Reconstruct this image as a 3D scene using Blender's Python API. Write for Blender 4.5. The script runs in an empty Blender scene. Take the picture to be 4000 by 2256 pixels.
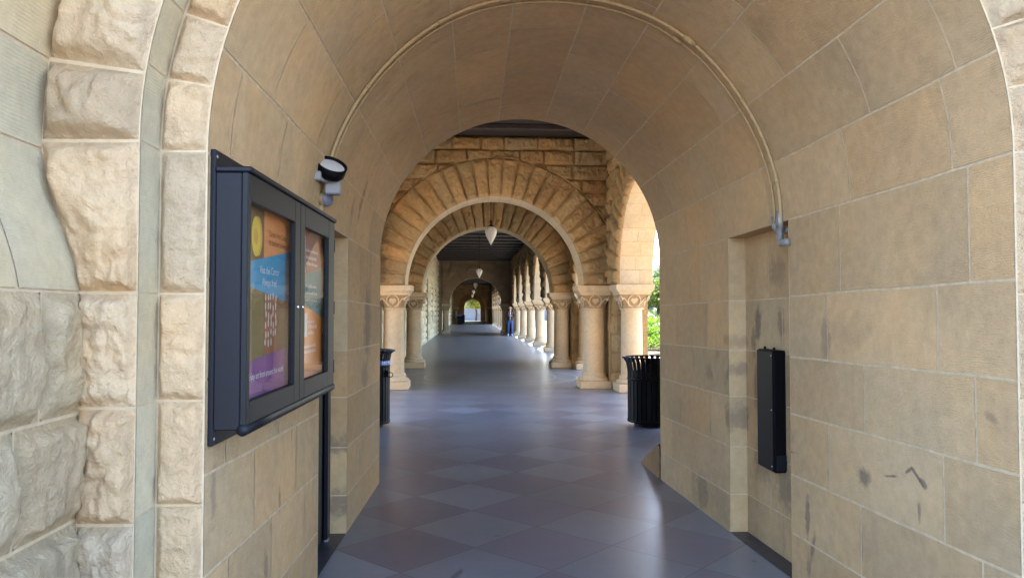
import bpy, math, random
import numpy as np
from mathutils import Vector, Matrix
R_ = math.radians
PI = math.pi
sc = bpy.context.scene
COL = sc.collection

# ------------------------------------------------------------------ camera, sky, sun, exposure
cam = bpy.data.cameras.new('camera'); camo = bpy.data.objects.new('camera', cam); COL.objects.link(camo)
cam.sensor_width = 36; cam.lens = 36 * 1860 / 2576
cam.clip_start = 0.05; cam.clip_end = 2000
CAM_H = 1.5
camo.location = (0, 0, CAM_H)
camo.rotation_euler = (R_(90 + 1.737), 0, R_(-3.43))
sc.camera = camo

SUN_EL, SUN_AZ = 56.0, 72.0           # azimuth measured from +X towards +Y
w = bpy.data.worlds.new('World'); sc.world = w; w.use_nodes = True
nt = w.node_tree
bg = nt.nodes['Background']
sky = nt.nodes.new('ShaderNodeTexSky'); sky.sky_type = 'NISHITA'; sky.sun_disc = False
sky.sun_elevation = R_(SUN_EL); sky.sun_rotation = R_(90 - SUN_AZ)
sky.dust_density = 1.5; sky.air_density = 1.0; sky.ozone_density = 1.0
nt.links.new(sky.outputs[0], bg.inputs[0]); bg.inputs[1].default_value = 0.15
sl = bpy.data.lights.new('sun', 'SUN'); sl.energy = 2.8; sl.angle = R_(0.5); sl.color = (1.0, .93, .82)
so = bpy.data.objects.new('sun', sl); COL.objects.link(so)
sd = Vector((math.cos(R_(SUN_EL)) * math.cos(R_(SUN_AZ)), math.cos(R_(SUN_EL)) * math.sin(R_(SUN_AZ)), math.sin(R_(SUN_EL))))
so.rotation_euler = sd.to_track_quat('Z', 'Y').to_euler()
sc.view_settings.view_transform = 'Standard'; sc.view_settings.look = 'None'
sc.view_settings.exposure = 3.3; sc.view_settings.gamma = 1
sc.view_settings.use_curve_mapping = False
cy = sc.cycles
cy.use_denoising = True
try: cy.denoiser = 'OPENIMAGEDENOISE'
except Exception: pass
cy.max_bounces = 12; cy.diffuse_bounces = 7; cy.glossy_bounces = 4; cy.transmission_bounces = 6; cy.transparent_max_bounces = 10
cy.sample_clamp_indirect = 8; cy.caustics_reflective = False; cy.caustics_refractive = False

# ------------------------------------------------------------------ small noise library
def _h(ix, iy, s):
    v = np.sin(ix * 127.1 + iy * 311.7 + s * 74.7) * 43758.5453
    return v - np.floor(v)
def vn(x, y, s=0):
    ix = np.floor(x); iy = np.floor(y); fx = x - ix; fy = y - iy
    fx = fx * fx * (3 - 2 * fx); fy = fy * fy * (3 - 2 * fy)
    a = _h(ix, iy, s); b = _h(ix + 1, iy, s); c = _h(ix, iy + 1, s); d = _h(ix + 1, iy + 1, s)
    return a + (b - a) * fx + (c - a) * fy + (a - b - c + d) * fx * fy
def fbm(x, y, s=0, o=4):
    t = 0; a = .5
    for k in range(o):
        t = t + a * vn(x * 2 ** k + 7.3 * k, y * 2 ** k - 3.1 * k, s + k); a *= .5
    return t
def sstep(a, b, x):
    t = np.clip((x - a) / (b - a), 0, 1); return t * t * (3 - 2 * t)

# ------------------------------------------------------------------ materials
MATS = {}
class NT:
    def __init__(s, name):
        m = bpy.data.materials.new(name); m.use_nodes = True; s.m = m; s.t = m.node_tree; s.n = s.t.nodes
        s.b = s.n['Principled BSDF']; MATS[name] = m
    def node(s, k, **kw):
        n = s.n.new(k)
        for a, v in kw.items(): setattr(n, a, v)
        return n
    def link(s, a, b): s.t.links.new(a, b)
    def val(s, sock, v):
        if isinstance(v, bpy.types.NodeSocket): s.link(v, sock)
        else: sock.default_value = v
    def math(s, op, a, b=0.0, c=0.0):
        n = s.node('ShaderNodeMath', operation=op)
        s.val(n.inputs[0], a); s.val(n.inputs[1], b); s.val(n.inputs[2], c)
        return n.outputs[0]
    def mr(s, v, a, b, c, d):
        n = s.node('ShaderNodeMapRange'); s.val(n.inputs[0], v)
        for i, x in enumerate((a, b, c, d)): n.inputs[i + 1].default_value = x
        return n.outputs[0]
    def mix(s, f, a, b, bt='MIX'):
        n = s.node('ShaderNodeMix', data_type='RGBA', blend_type=bt)
        s.val(n.inputs[0], f)
        for i, v in ((6, a), (7, b)):
            s.val(n.inputs[i], v if isinstance(v, bpy.types.NodeSocket) else tuple(v) + (1,) if len(v) == 3 else v)
        return n.outputs[2]
    def noise(s, scale, detail=4, vec=None, rough=.55):
        n = s.node('ShaderNodeTexNoise'); n.inputs['Scale'].default_value = scale; n.inputs['Detail'].default_value = detail
        n.inputs['Roughness'].default_value = rough
        if vec is not None: s.link(vec, n.inputs['Vector'])
        return n.outputs['Fac']
    def pos(s): return s.node('ShaderNodeNewGeometry').outputs['Position']
    def scaled(s, v, k, off=(0, 0, 0)):
        n = s.node('ShaderNodeMapping'); s.link(v, n.inputs[0]); n.inputs['Scale'].default_value = k; n.inputs['Location'].default_value = off
        return n.outputs[0]
    def bump(s, h, strength=.5, dist=.01, prev=None):
        n = s.node('ShaderNodeBump'); n.inputs['Strength'].default_value = strength; n.inputs['Distance'].default_value = dist
        s.link(h, n.inputs['Height'])
        if prev: s.link(prev, n.inputs['Normal'])
        return n.outputs[0]

def simple(name, col, rough=.6, metal=0.0, nscale=30, namt=.12, bump=0.0, spec=.5, coat=0.0):
    k = NT(name); p = k.pos(); n = k.noise(nscale, 3, p)
    f = k.mr(n, .3, .7, 1 - namt, 1 + namt)
    c = k.mix(1.0, col, (1, 1, 1)); mm = k.node('ShaderNodeVectorMath', operation='SCALE')
    mm.inputs[0].default_value = col; k.link(f, mm.inputs['Scale'])
    k.link(mm.outputs[0], k.b.inputs['Base Color'])
    k.b.inputs['Roughness'].default_value = rough; k.b.inputs['Metallic'].default_value = metal
    k.b.inputs['Specular IOR Level'].default_value = spec; k.b.inputs['Coat Weight'].default_value = coat
    if bump: k.link(k.bump(n, bump, .005), k.b.inputs['Normal'])
    return k.m

def stone(name, col, rough=.86, stain=.5, grain=.45, spots=(), warm=(1.0, .86, .66)):
    """sandstone: per-stone tint from the mesh, mottling, vertical weather streaks, fine grain; alpha of the tint = tooled ridges"""
    k = NT(name); p = k.pos()
    at = k.node('ShaderNodeAttribute', attribute_name='tint')
    base = k.mix(1.0, col, at.outputs['Color'], 'MULTIPLY')
    n1 = k.noise(1.7, 5, p); n2 = k.noise(17, 6, p, .65)
    base = k.mix(k.mr(n1, .42, .72, 0, .55), base, k.mix(1.0, base, warm, 'MULTIPLY'))
    f = k.math('MULTIPLY', k.mr(n2, .25, .75, .86, 1.12), k.math('MULTIPLY', k.mr(n1, .3, .7, .90, 1.07), k.mr(k.noise(.8, 4, k.scaled(p, (1, 1, 1.4), (5, 2, 9)), .6), .3, .7, .88, 1.1)))
    sc_ = k.node('ShaderNodeVectorMath', operation='SCALE'); k.link(base, sc_.inputs[0]); k.link(f, sc_.inputs['Scale'])
    base = sc_.outputs[0]
    st = k.noise(1.0, 5, k.scaled(p, (4.5, 4.5, 1.1)), .6)
    st2 = k.noise(1.0, 2, k.scaled(p, (.9, .9, .6), (3.1, 8.7, 1.3)))
    sm = k.math('MULTIPLY', k.mr(st, .56, .72, 0, 1), k.mr(st2, .5, .66, 0, 1))
    base = k.mix(k.math('MULTIPLY', sm, stain), base, (.115, .095, .085))
    for (cx_, cy_, cz_, rx, rz, ang, amt) in spots:
        d = k.node('ShaderNodeVectorMath', operation='SUBTRACT'); k.link(p, d.inputs[0]); d.inputs[1].default_value = (cx_, cy_, cz_)
        sx = k.node('ShaderNodeSeparateXYZ'); k.link(d.outputs[0], sx.inputs[0])
        ca, sa = math.cos(ang), math.sin(ang)
        wob = k.mr(k.noise(22, 4, p), .3, .7, -.35, .35)
        hy = k.math('ADD', k.math('MULTIPLY', sx.outputs[1], ca), k.math('MULTIPLY', sx.outputs[2], sa))
        hz = k.math('SUBTRACT', k.math('MULTIPLY', sx.outputs[2], ca), k.math('MULTIPLY', sx.outputs[1], sa))
        q = k.math('ADD', k.math('POWER', k.math('DIVIDE', hy, rx), 2.0), k.math('POWER', k.math('DIVIDE', hz, rz), 2.0))
        q = k.math('ADD', k.math('SQRT', q), wob)
        xm = k.math('LESS_THAN', k.math('ABSOLUTE', sx.outputs[0]), .25)
        q = k.math('MULTIPLY', k.mr(q, .55, 1.15, amt, 0), xm)
        base = k.mix(q, base, (.13, .105, .095))
    k.link(base, k.b.inputs['Base Color'])
    k.b.inputs['Roughness'].default_value = rough; k.b.inputs['Specular IOR Level'].default_value = .25
    uv = k.node('ShaderNodeUVMap'); su = k.node('ShaderNodeSeparateXYZ'); k.link(uv.outputs[0], su.inputs[0])
    wob = k.noise(9, 3, p)
    rid = k.math('SINE', k.math('ADD', k.math('MULTIPLY', su.outputs[0], 2 * PI / .0085), k.math('MULTIPLY', wob, 7.0)))
    rid = k.math('MULTIPLY', k.math('MULTIPLY', rid, at.outputs['Alpha']), k.mr(k.noise(5, 3, p), .35, .65, .15, 1))
    hgt = k.math('ADD', k.math('MULTIPLY', k.noise(75, 5, p, .7), 1.1), k.math('MULTIPLY', n2, .8))
    if grain > .6:
        vo = k.node('ShaderNodeTexVoronoi'); vo.inputs['Scale'].default_value = 16; vo.inputs['Randomness'].default_value = 1
        wv_ = k.node('ShaderNodeVectorMath', operation='ADD'); nz_ = k.node('ShaderNodeTexNoise'); nz_.inputs['Scale'].default_value = 9; nz_.inputs['Detail'].default_value = 4; k.link(p, nz_.inputs['Vector'])
        sv_ = k.node('ShaderNodeVectorMath', operation='SCALE'); k.link(nz_.outputs['Color'], sv_.inputs[0]); sv_.inputs['Scale'].default_value = .22
        k.link(p, wv_.inputs[0]); k.link(sv_.outputs[0], wv_.inputs[1]); k.link(wv_.outputs[0], vo.inputs['Vector'])
        chips = k.math('ADD', k.math('MULTIPLY', vo.outputs['Distance'], 1.6), k.math('MULTIPLY', k.noise(38, 6, p, .75), 1.6))
        b0 = k.bump(chips, .55, .016); b1 = k.bump(hgt, grain, .010, b0)
    else: b1 = k.bump(hgt, grain, .008)
    b2 = k.bump(rid, .35, .0018, b1)
    k.link(b2, k.b.inputs['Normal'])
    return k.m

SPOTS_R = [(1.85, 3.375, .725, .055, .05, 0.1, .7), (1.85, 3.16, .779, .055, .006, -.2, .75), (1.85, 3.04, .829, .030, .008, -.61, .75), (1.85, 2.985, .818, .05, .010, .69, .8), (1.85, 2.945, .795, .032, .018, .4, .7),
           (1.83, 4.115, .709, .11, .005, -.05, .75), (1.83, 4.11, .75, .008, .1, .1, .65), (1.84, 3.91, .40, .028, .13, .05, .6), (1.84, 3.86, .24, .022, .09, .25, .6), (1.84, 3.9, .13, .03, .06, 0, .5),
           (1.86, 2.975, .67, .012, .045, 0, .55), (1.83, 4.10, .80, .05, .06, 0, .25), (1.86, 2.56, 1.117, .035, .02, .4, .4), (1.86, 3.40, .40, .015, .08, 0, .35), (1.84, 3.70, 1.36, .05, .12, 0, .35), (1.85, 3.5, 1.4, .2, .09, 0, .15),
           (1.93, 4.78, 1.42, .05, .12, 0, .65), (1.93, 4.85, 1.3, .04, .1, 0, .5), (1.93, 4.82, 1.0, .035, .16, 0, .5), (1.93, 4.45, 1.42, .05, .09, 0, .5), (1.93, 4.5, 1.75, .12, .1, 0, .35), (1.93, 4.75, .5, .12, .12, 0, .4), (1.93, 4.4, .42, .14, .12, 0, .45),
           (1.86, 5.0, .78, .06, .09, 0, .5), (1.87, 5.0, 1.08, .03, .09, .5, .45), (1.87, 5.0, 1.3, .08, .05, .3, .3), (1.76, 5.5, .14, .12, .14, 0, .4), (1.77, 5.35, 1.05, .08, .06, .3, .3), (1.78, 5.2, 1.2, .05, .05, 0, .25)]
SPOTS_L = [(-.8, 5.9, 1.42, .16, .3, 0, .45), (-.8, 5.8, 1.0, .14, .12, 0, .35), (-.82, 5.4, 2.3, .05, .16, 0, .5), (-.82, 5.15, 2.2, .04, .12, 0, .4),
           (-.9, 5.07, .6, .05, .08, 0, .5), (-.9, 5.07, .2, .06, .1, 0, .55), (-.88, 3.5, .62, .02, .07, 0, .5), (-.9, 3.3, .4, .03, .09, .2, .45), (-.88, 3.7, .9, .012, .06, 0, .5),
           (-.9, 2.68, .85, .03, .12, 0, .4)]
M_ASHL = stone('pale_tooled_sandstone', (.58, .50, .34), stain=.3)
M_ASH = stone('dressed_sandstone', (.565, .402, .232), stain=.22, spots=SPOTS_R + SPOTS_L)
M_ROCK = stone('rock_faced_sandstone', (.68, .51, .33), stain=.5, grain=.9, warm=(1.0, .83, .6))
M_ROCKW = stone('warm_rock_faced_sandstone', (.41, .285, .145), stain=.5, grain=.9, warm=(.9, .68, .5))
M_ROCKD = stone('shade_toned_rock_faced_sandstone', (.20, .135, .075), stain=.6, grain=.9, warm=(.8, .68, .5))  # darkened to carry the shade on the arcades' corridor side
M_TANW = stone('shade_toned_smooth_sandstone', (.27, .20, .135), stain=.4, grain=.3)  # tan stone with the corridor's shade put into its colour, for the third arch
M_PIER = stone('grey_rock_faced_sandstone', (.62, .49, .315), stain=.4, grain=.9)
M_MORT = simple('mortar', (.60, .48, .32), .9, nscale=25, namt=.15, bump=.3)
M_MORTW = simple('earthy_mortar', (.40, .29, .16), .95, nscale=25, namt=.2, bump=.3)
M_MORTP = simple('pale_mortar', (.55, .44, .30), .9, nscale=25, namt=.12, bump=.3)
M_COLUMN = stone('column_sandstone', (.55, .45, .315), stain=.35, grain=.3)
M_LWALL = stone('pale_rubble_sandstone', (.68, .60, .42), stain=.6, grain=.9)
M_BLACK = simple('black_painted_steel', (.0035, .0035, .005), .5, nscale=60, namt=.3, spec=.1)
M_BOARD = simple('dark_blue_painted_metal', (.0035, .004, .011), .5, nscale=40, namt=.15, spec=.3)
M_BOARDF = simple('slate_painted_door_frame', (.0055, .0075, .012), .5, nscale=40, namt=.15, spec=.3)
M_CANBLUE = simple('blue_band', (.03, .10, .42), .35)
M_WHITE = simple('white_lettering', (.85, .86, .88), .6, namt=.03)
M_WOOD = simple('dark_stained_timber', (.035, .028, .026), .6, nscale=12, namt=.3, bump=.2)
M_PIPE = simple('tan_painted_conduit', (.41, .30, .16), .7, nscale=20, namt=.12)
M_GALV = simple('galvanised_metal', (.30, .30, .30), .55, .4, nscale=35, namt=.18)
M_GREYP = simple('light_grey_plastic', (.30, .30, .32), .5, nscale=30, namt=.08)
M_DGREY = simple('grey_blue_cover', (.16, .17, .24), .5, nscale=30, namt=.1)
M_RUST = simple('rusty_strap', (.16, .05, .035), .7)
M_BRONZE = simple('dark_bronze', (.025, .018, .014), .45, .7)
M_CHROME = simple('bright_metal', (.75, .75, .75), .25, 1.0, namt=.02)
M_GROUND = simple('pale_concrete_paving', (.33, .295, .24), .9, nscale=2.5, namt=.12, bump=.2)
M_FORE = simple('warm_paved_forecourt', (.26, .215, .165), .9, nscale=2.5, namt=.15, bump=.2)
M_SOIL = simple('planting_bed_soil', (.10, .075, .045), .95, nscale=5, namt=.3, bump=.5)
M_DSTONE = simple('dark_slate_threshold', (.035, .038, .055), .4, nscale=14, namt=.35, bump=.15)
M_SKIN = simple('skin', (.50, .30, .21), .6); M_JACKET = simple('navy_black_jacket', (.012, .011, .022), .8)
M_JEANS = simple('blue_denim', (.03, .075, .23), .85, nscale=40, namt=.3); M_SHOE = simple('white_trainer', (.75, .77, .80), .6)
M_SHIRT = simple('pale_blue_shirt', (.55, .68, .78), .8); M_HAT = simple('tan_felt_hat', (.36, .27, .22), .85); M_HAIR = simple('brown_hair', (.12, .06, .03), .7)
M_PINK = simple('reddish_strap', (.32, .12, .11), .8)
M_BARK = simple('bark', (.07, .05, .035), .95, nscale=12, namt=.4, bump=.6)
M_FARW = stone('grey_plaster_wall', (.20, .20, .22), stain=.3, grain=.2, warm=(.9, .85, .8))

def foliage(name, c1, c2):
    k = NT(name); p = k.pos()
    oi = k.node('ShaderNodeAttribute', attribute_name='tint')
    c = k.mix(k.mr(k.noise(2.2, 3, p), .35, .65, 0, 1), c1, c2)
    c = k.mix(1.0, c, oi.outputs['Color'], 'MULTIPLY')
    k.link(c, k.b.inputs['Base Color']); k.b.inputs['Roughness'].default_value = .55
    tr = k.node('ShaderNodeBsdfTranslucent'); k.link(k.mix(1.0, c, (1.0, 1.15, .5), 'MULTIPLY'), tr.inputs[0])
    mx = k.node('ShaderNodeMixShader'); mx.inputs[0].default_value = .45
    k.link(k.b.outputs[0], mx.inputs[1]); k.link(tr.outputs[0], mx.inputs[2])
    k.link(mx.outputs[0], k.n['Material Output'].inputs[0])
    return k.m
M_HEDGE = foliage('juniper_foliage', (.10, .19, .03), (.19, .27, .045))
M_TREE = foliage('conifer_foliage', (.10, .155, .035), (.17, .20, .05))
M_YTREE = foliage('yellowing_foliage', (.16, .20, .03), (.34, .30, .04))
M_FARTREE = foliage('distant_foliage', (.12, .17, .12), (.16, .20, .14))  # distance haze is mixed into this greyed green

def glass_mat(name):
    k = NT(name)
    tr = k.node('ShaderNodeBsdfTransparent'); tr.inputs[0].default_value = (.94, .95, .96, 1)
    gl = k.node('ShaderNodeBsdfGlossy'); gl.inputs['Roughness'].default_value = .012
    g = k.node('ShaderNodeNewGeometry'); dt = k.node('ShaderNodeVectorMath', operation='DOT_PRODUCT'); k.link(g.outputs['Normal'], dt.inputs[0]); k.link(g.outputs['Incoming'], dt.inputs[1])
    sch = k.math('POWER', k.math('SUBTRACT', 1.0, k.math('ABSOLUTE', dt.outputs['Value'])), 5.0)
    mx = k.node('ShaderNodeMixShader'); k.link(k.mr(sch, 0, 1, .08, 1.0), mx.inputs[0])
    k.link(tr.outputs[0], mx.inputs[1]); k.link(gl.outputs[0], mx.inputs[2])
    k.link(mx.outputs[0], k.n['Material Output'].inputs[0]); return k.m
M_GLASS = glass_mat('display_glass')
def opal():
    k = NT('opal_glass'); p = k.pos()
    k.b.inputs['Base Color'].default_value = (.86, .85, .82, 1); k.b.inputs['Roughness'].default_value = .18
    tr = k.node('ShaderNodeBsdfTranslucent'); tr.inputs[0].default_value = (.9, .88, .84, 1)
    mx = k.node('ShaderNodeMixShader'); mx.inputs[0].default_value = .45
    k.link(k.b.outputs[0], mx.inputs[1]); k.link(tr.outputs[0], mx.inputs[2]); k.link(mx.outputs[0], k.n['Material Output'].inputs[0]); return k.m
M_OPAL = opal()
def lens_mat():
    k = NT('lamp_lens'); k.b.inputs['Base Color'].default_value = (.62, .63, .66, 1); k.b.inputs['Roughness'].default_value = .25
    k.link(k.bump(k.noise(60, 2, k.pos()), .4, .004), k.b.inputs['Normal']); k.b.inputs['Coat Weight'].default_value = .6; return k.m
M_LENS = lens_mat()

def floor_mat(name, tiles):
    k = NT(name); p = k.pos(); s = k.node('ShaderNodeSeparateXYZ'); k.link(p, s.inputs[0]); x, y = s.outputs[0], s.outputs[1]
    n1 = k.noise(1.1, 5, p); n2 = k.noise(9, 5, p, .65); n3 = k.noise(120, 3, p)
    if tiles:
        a = k.math('DIVIDE', k.math('SUBTRACT', k.math('MULTIPLY', k.math('SUBTRACT', y, x), .70711), 2.70), .632)
        b = k.math('DIVIDE', k.math('SUBTRACT', k.math('MULTIPLY', k.math('ADD', y, x), .70711), 3.40), .612)
        fa, fb = k.math('FLOOR', a), k.math('FLOOR', b)
        par = k.math('FLOORED_MODULO', k.math('ADD', fa, fb), 2.0)
        cv = k.node('ShaderNodeCombineXYZ'); k.link(fa, cv.inputs[0]); k.link(fb, cv.inputs[1])
        wn = k.node('ShaderNodeTexWhiteNoise'); k.link(cv.outputs[0], wn.inputs[0])
        col = k.mix(par, (.172, .167, .208), (.196, .212, .248))
        var = k.mr(wn.outputs['Value'], 0, 1, .86, 1.14)
        ea = k.math('ABSOLUTE', k.math('SUBTRACT', k.math('FRACT', a), .5)); eb = k.math('ABSOLUTE', k.math('SUBTRACT', k.math('FRACT', b), .5))
        g = k.mr(k.math('MAXIMUM', ea, eb), .4925, .4955, 0, 1)
    else:
        a = k.math('DIVIDE', x, 1.52); b = k.math('DIVIDE', y, 1.6)
        ea = k.math('ABSOLUTE', k.math('SUBTRACT', k.math('FRACT', a), .5)); eb = k.math('ABSOLUTE', k.math('SUBTRACT', k.math('FRACT', b), .5))
        g = k.mr(k.math('MAXIMUM', ea, eb), .496, .498, 0, 1)
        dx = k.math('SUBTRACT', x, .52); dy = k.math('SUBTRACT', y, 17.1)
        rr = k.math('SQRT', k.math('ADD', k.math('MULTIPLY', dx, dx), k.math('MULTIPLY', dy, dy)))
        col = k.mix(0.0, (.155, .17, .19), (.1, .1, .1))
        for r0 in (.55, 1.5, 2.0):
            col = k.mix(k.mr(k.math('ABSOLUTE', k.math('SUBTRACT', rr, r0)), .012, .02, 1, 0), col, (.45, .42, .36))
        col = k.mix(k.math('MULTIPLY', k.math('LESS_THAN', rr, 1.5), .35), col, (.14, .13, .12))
        var = k.mr(n1, .3, .7, .92, 1.08)
    col = k.mix(k.math('MULTIPLY', g, .6), col, (.035, .035, .045))
    f = k.math('MULTIPLY', var, k.math('MULTIPLY', k.mr(n2, .3, .7, .95, 1.05), k.mr(n1, .3, .7, .88, 1.10)))
    sc_ = k.node('ShaderNodeVectorMath', operation='SCALE'); k.link(col, sc_.inputs[0]); k.link(f, sc_.inputs['Scale'])
    # a few scuffs
    out = sc_.outputs[0]
    for (mx_, my_, lx, ly, an) in ((.93, 5.62, .10, .014, -.8), (-.06, 4.28, .13, .02, 1.25), (1.30, 5.32, .11, .007, -.75), (1.72, 4.4, .02, .02, 0), (.2, 5.0, .03, .015, .4)):
        ax_ = k.math('SUBTRACT', x, mx_); ay_ = k.math('SUBTRACT', y, my_); c_, s_ = math.cos(an), math.sin(an)
        e1 = k.math('DIVIDE', k.math('ADD', k.math('MULTIPLY', ax_, c_), k.math('MULTIPLY', ay_, s_)), lx); e2 = k.math('DIVIDE', k.math('SUBTRACT', k.math('MULTIPLY', ay_, c_), k.math('MULTIPLY', ax_, s_)), ly)
        q = k.math('ADD', k.math('SQRT', k.math('ADD', k.math('MULTIPLY', e1, e1), k.math('MULTIPLY', e2, e2))), k.mr(k.noise(18, 3, p), .3, .7, -.3, .3))
        out = k.mix(k.mr(q, .5, 1.1, .55, 0), out, (.035, .035, .04))
    k.link(out, k.b.inputs['Base Color'])
    k.link(k.mr(n1, .3, .7, .285, .345), k.b.inputs['Roughness'])
    k.b.inputs['Specular IOR Level'].default_value = .7
    h = k.math('SUBTRACT', k.math('ADD', k.math('MULTIPLY', n2, .03), k.math('MULTIPLY', n3, .03)), k.math('MULTIPLY', g, .6))
    k.link(k.bump(h, .12, .005), k.b.inputs['Normal'])
    return k.m
M_FLOOR = floor_mat('diamond_laid_floor_tiles', True)
M_FLOOR2 = floor_mat('polished_slab_floor', False)

# ------------------------------------------------------------------ mesh builder
class MB:
    def __init__(s): s.V = []; s.F = []; s.M = []; s.U = []; s.T = []; s.n = 0; s.S = []
    def grid(s, P, nu, nv, mat=0, tint=(1, 1, 1, 0), uv=None, smooth=True, keep=None):
        P = np.asarray(P, float).reshape(-1, 3); s.V.append(P)
        i = np.arange((nu) * (nv)).reshape(nu, nv)
        q = np.stack([i[:-1, :-1], i[1:, :-1], i[1:, 1:], i[:-1, 1:]], -1).reshape(-1, 4)
        if keep is not None: q = q[keep.reshape(-1)]
        uvp = np.zeros((len(P), 2)) if uv is None else np.asarray(uv, float).reshape(-1, 2)
        s.F.append(q + s.n); s.U.append(uvp[q.reshape(-1)]); s.n += len(P)
        s.M.append(np.full(len(q), mat)); s.T.append(np.tile(np.array(tint, float), (len(q), 1))); s.S.append(np.full(len(q), smooth))
    def quad(s, a, b, c, d, mat=0, tint=(1, 1, 1, 0), uv=None):
        s.grid([a, d, b, c], 2, 2, mat, tint, None if uv is None else [uv[0], uv[3], uv[1], uv[2]], False)
    def box(s, x0, x1, y0, y1, z0, z1, mat=0, tint=(1, 1, 1, 0), M=None):
        c = [Vector((x, y, z)) for x in (x0, x1) for y in (y0, y1) for z in (z0, z1)]
        if M is not None: c = [M @ v for v in c]
        for f in ((0, 1, 3, 2), (4, 6, 7, 5), (0, 4, 5, 1), (2, 3, 7, 6), (0, 2, 6, 4), (1, 5, 7, 3)):
            s.quad(*[tuple(c[i]) for i in f], mat=mat, tint=tint)
    def cbox(s, x0, x1, y0, y1, z0, z1, b=.006, mat=0, tint=(1, 1, 1, 0), M=None):
        """box with chamfered edges"""
        xs = ((x0, x0 + b), (x1, x1 - b)); ys = ((y0, y0 + b), (y1, y1 - b)); zs = ((z0, z0 + b), (z1, z1 - b))
        g = lambda i, j, k, ax: Vector((xs[i][0 if ax == 0 else 1], ys[j][0 if ax == 1 else 1], zs[k][0 if ax == 2 else 1]))
        T = (lambda v: tuple(M @ v)) if M is not None else tuple
        for ax in range(3):
            for sd_ in (0, 1):
                idx = []
                for (p, q) in ((0, 0), (1, 0), (1, 1), (0, 1)):
                    ijk = [p, q]; ijk.insert(ax, sd_); idx.append(T(g(*ijk, ax)))
                s.quad(*idx, mat=mat, tint=tint)
        for ax in range(3):
            o = [a for a in range(3) if a != ax]
            for p in (0, 1):
                for q in (0, 1):
                    pts = []
                    for (e, which) in ((0, 0), (1, 0), (1, 1), (0, 1)):
                        ijk = [0, 0, 0]; ijk[ax] = e; ijk[o[0]] = p; ijk[o[1]] = q
                        pts.append(T(g(*ijk, o[which])))
                    s.quad(*pts, mat=mat, tint=tint)
        for i in (0, 1):
            for j in (0, 1):
                for k in (0, 1):
                    a, b_, c = T(g(i, j, k, 0)), T(g(i, j, k, 1)), T(g(i, j, k, 2)); s.quad(a, b_, c, c, mat=mat, tint=tint)
    def lathe(s, prof, c=(0, 0, 0), n=24, mat=0, tint=(1, 1, 1, 0), M=None, smooth=True):
        a = np.linspace(0, 2 * PI, n + 1); pr = np.array(prof, float)
        P = np.stack([np.outer(pr[:, 0], np.cos(a)), np.outer(pr[:, 0], np.sin(a)), np.outer(pr[:, 1], np.ones(n + 1))], -1).reshape(-1, 3) + np.array(c)
        if M is not None: P = np.array([tuple(M @ Vector(p)) for p in P])
        s.grid(P, len(pr), n + 1, mat, tint, smooth=smooth)
    def tube(s, pts, r, n=8, mat=0, tint=(1, 1, 1, 0), closed=False, cap=True):
        pts = [Vector(p) for p in pts]; N = len(pts); rr = r if hasattr(r, '__len__') else [r] * N
        rings = []; prev = None
        for i, p in enumerate(pts):
            a = pts[(i - 1) % N] if (closed or i > 0) else p; b = pts[(i + 1) % N] if (closed or i < N - 1) else p
            t = (b - a).normalized()
            if prev is None:
                u = t.orthogonal().normalized()
            else:
                u = (prev - t * prev.dot(t)).normalized()
            prev = u; v = t.cross(u)
            rings.append([tuple(p + (u * math.cos(2 * PI * j / n) + v * math.sin(2 * PI * j / n)) * rr[i]) for j in range(n + 1)])
        if cap and not closed:
            rings = [[tuple(pts[0])] * (n + 1)] + rings + [[tuple(pts[-1])] * (n + 1)]
        if closed: rings.append(rings[0])
        s.grid(rings, len(rings), n + 1, mat, tint)
    def build(s, name, mats, parent=None, sharp=None):
        V = np.concatenate(s.V); F = np.concatenate(s.F)
        if parent is not None: V = V - np.array(wloc(parent))
        me = bpy.data.meshes.new(name); me.vertices.add(len(V)); me.vertices.foreach_set('co', V.ravel())
        me.loops.add(len(F) * 4); me.loops.foreach_set('vertex_index', F.ravel().astype(np.int32))
        me.polygons.add(len(F)); me.polygons.foreach_set('loop_start', np.arange(0, len(F) * 4, 4, dtype=np.int32))
        me.polygons.foreach_set('loop_total', np.full(len(F), 4, dtype=np.int32))
        me.polygons.foreach_set('material_index', np.concatenate(s.M).astype(np.int32))
        me.polygons.foreach_set('use_smooth', np.concatenate(s.S))
        ul = me.uv_layers.new(name='UVMap'); ul.data.foreach_set('uv', np.concatenate(s.U).ravel())
        ca = me.color_attributes.new('tint', 'FLOAT_COLOR', 'CORNER')
        ca.data.foreach_set('color', np.repeat(np.concatenate(s.T), 4, axis=0).ravel())
        for m in (mats if isinstance(mats, (list, tuple)) else [mats]): me.materials.append(m)
        me.update(); me.validate()
        o = bpy.data.objects.new(name, me); COL.objects.link(o)
        if parent is not None: o.parent = parent
        return o
def wloc(o):
    v = Vector((0, 0, 0))
    while o is not None: v = v + o.location; o = o.parent
    return v
def thing(name, label, cat, loc=(0, 0, 0), group=None):
    o = bpy.data.objects.new(name, None); COL.objects.link(o); o.location = loc; o.empty_display_size = .1
    o['label'] = label; o['category'] = cat
    o['kind'] = 'thing'
    if group: o['group'] = group
    return o
def tag(o, label, cat, group=None):
    o['label'] = label; o['category'] = cat
    if group: o['group'] = group
    return o
def struct(o): o['kind'] = 'structure'; return o
def dup(root, loc, label, group=None):
    r = root.copy(); COL.objects.link(r); r.location = loc; r['label'] = label
    if group: r['group'] = group
    for ch in list(root.children):
        c = ch.copy(); COL.objects.link(c); c.parent = r
        for g in list(ch.children):
            d = g.copy(); COL.objects.link(d); d.parent = c
    return r
RNG = random.Random(7)
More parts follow.
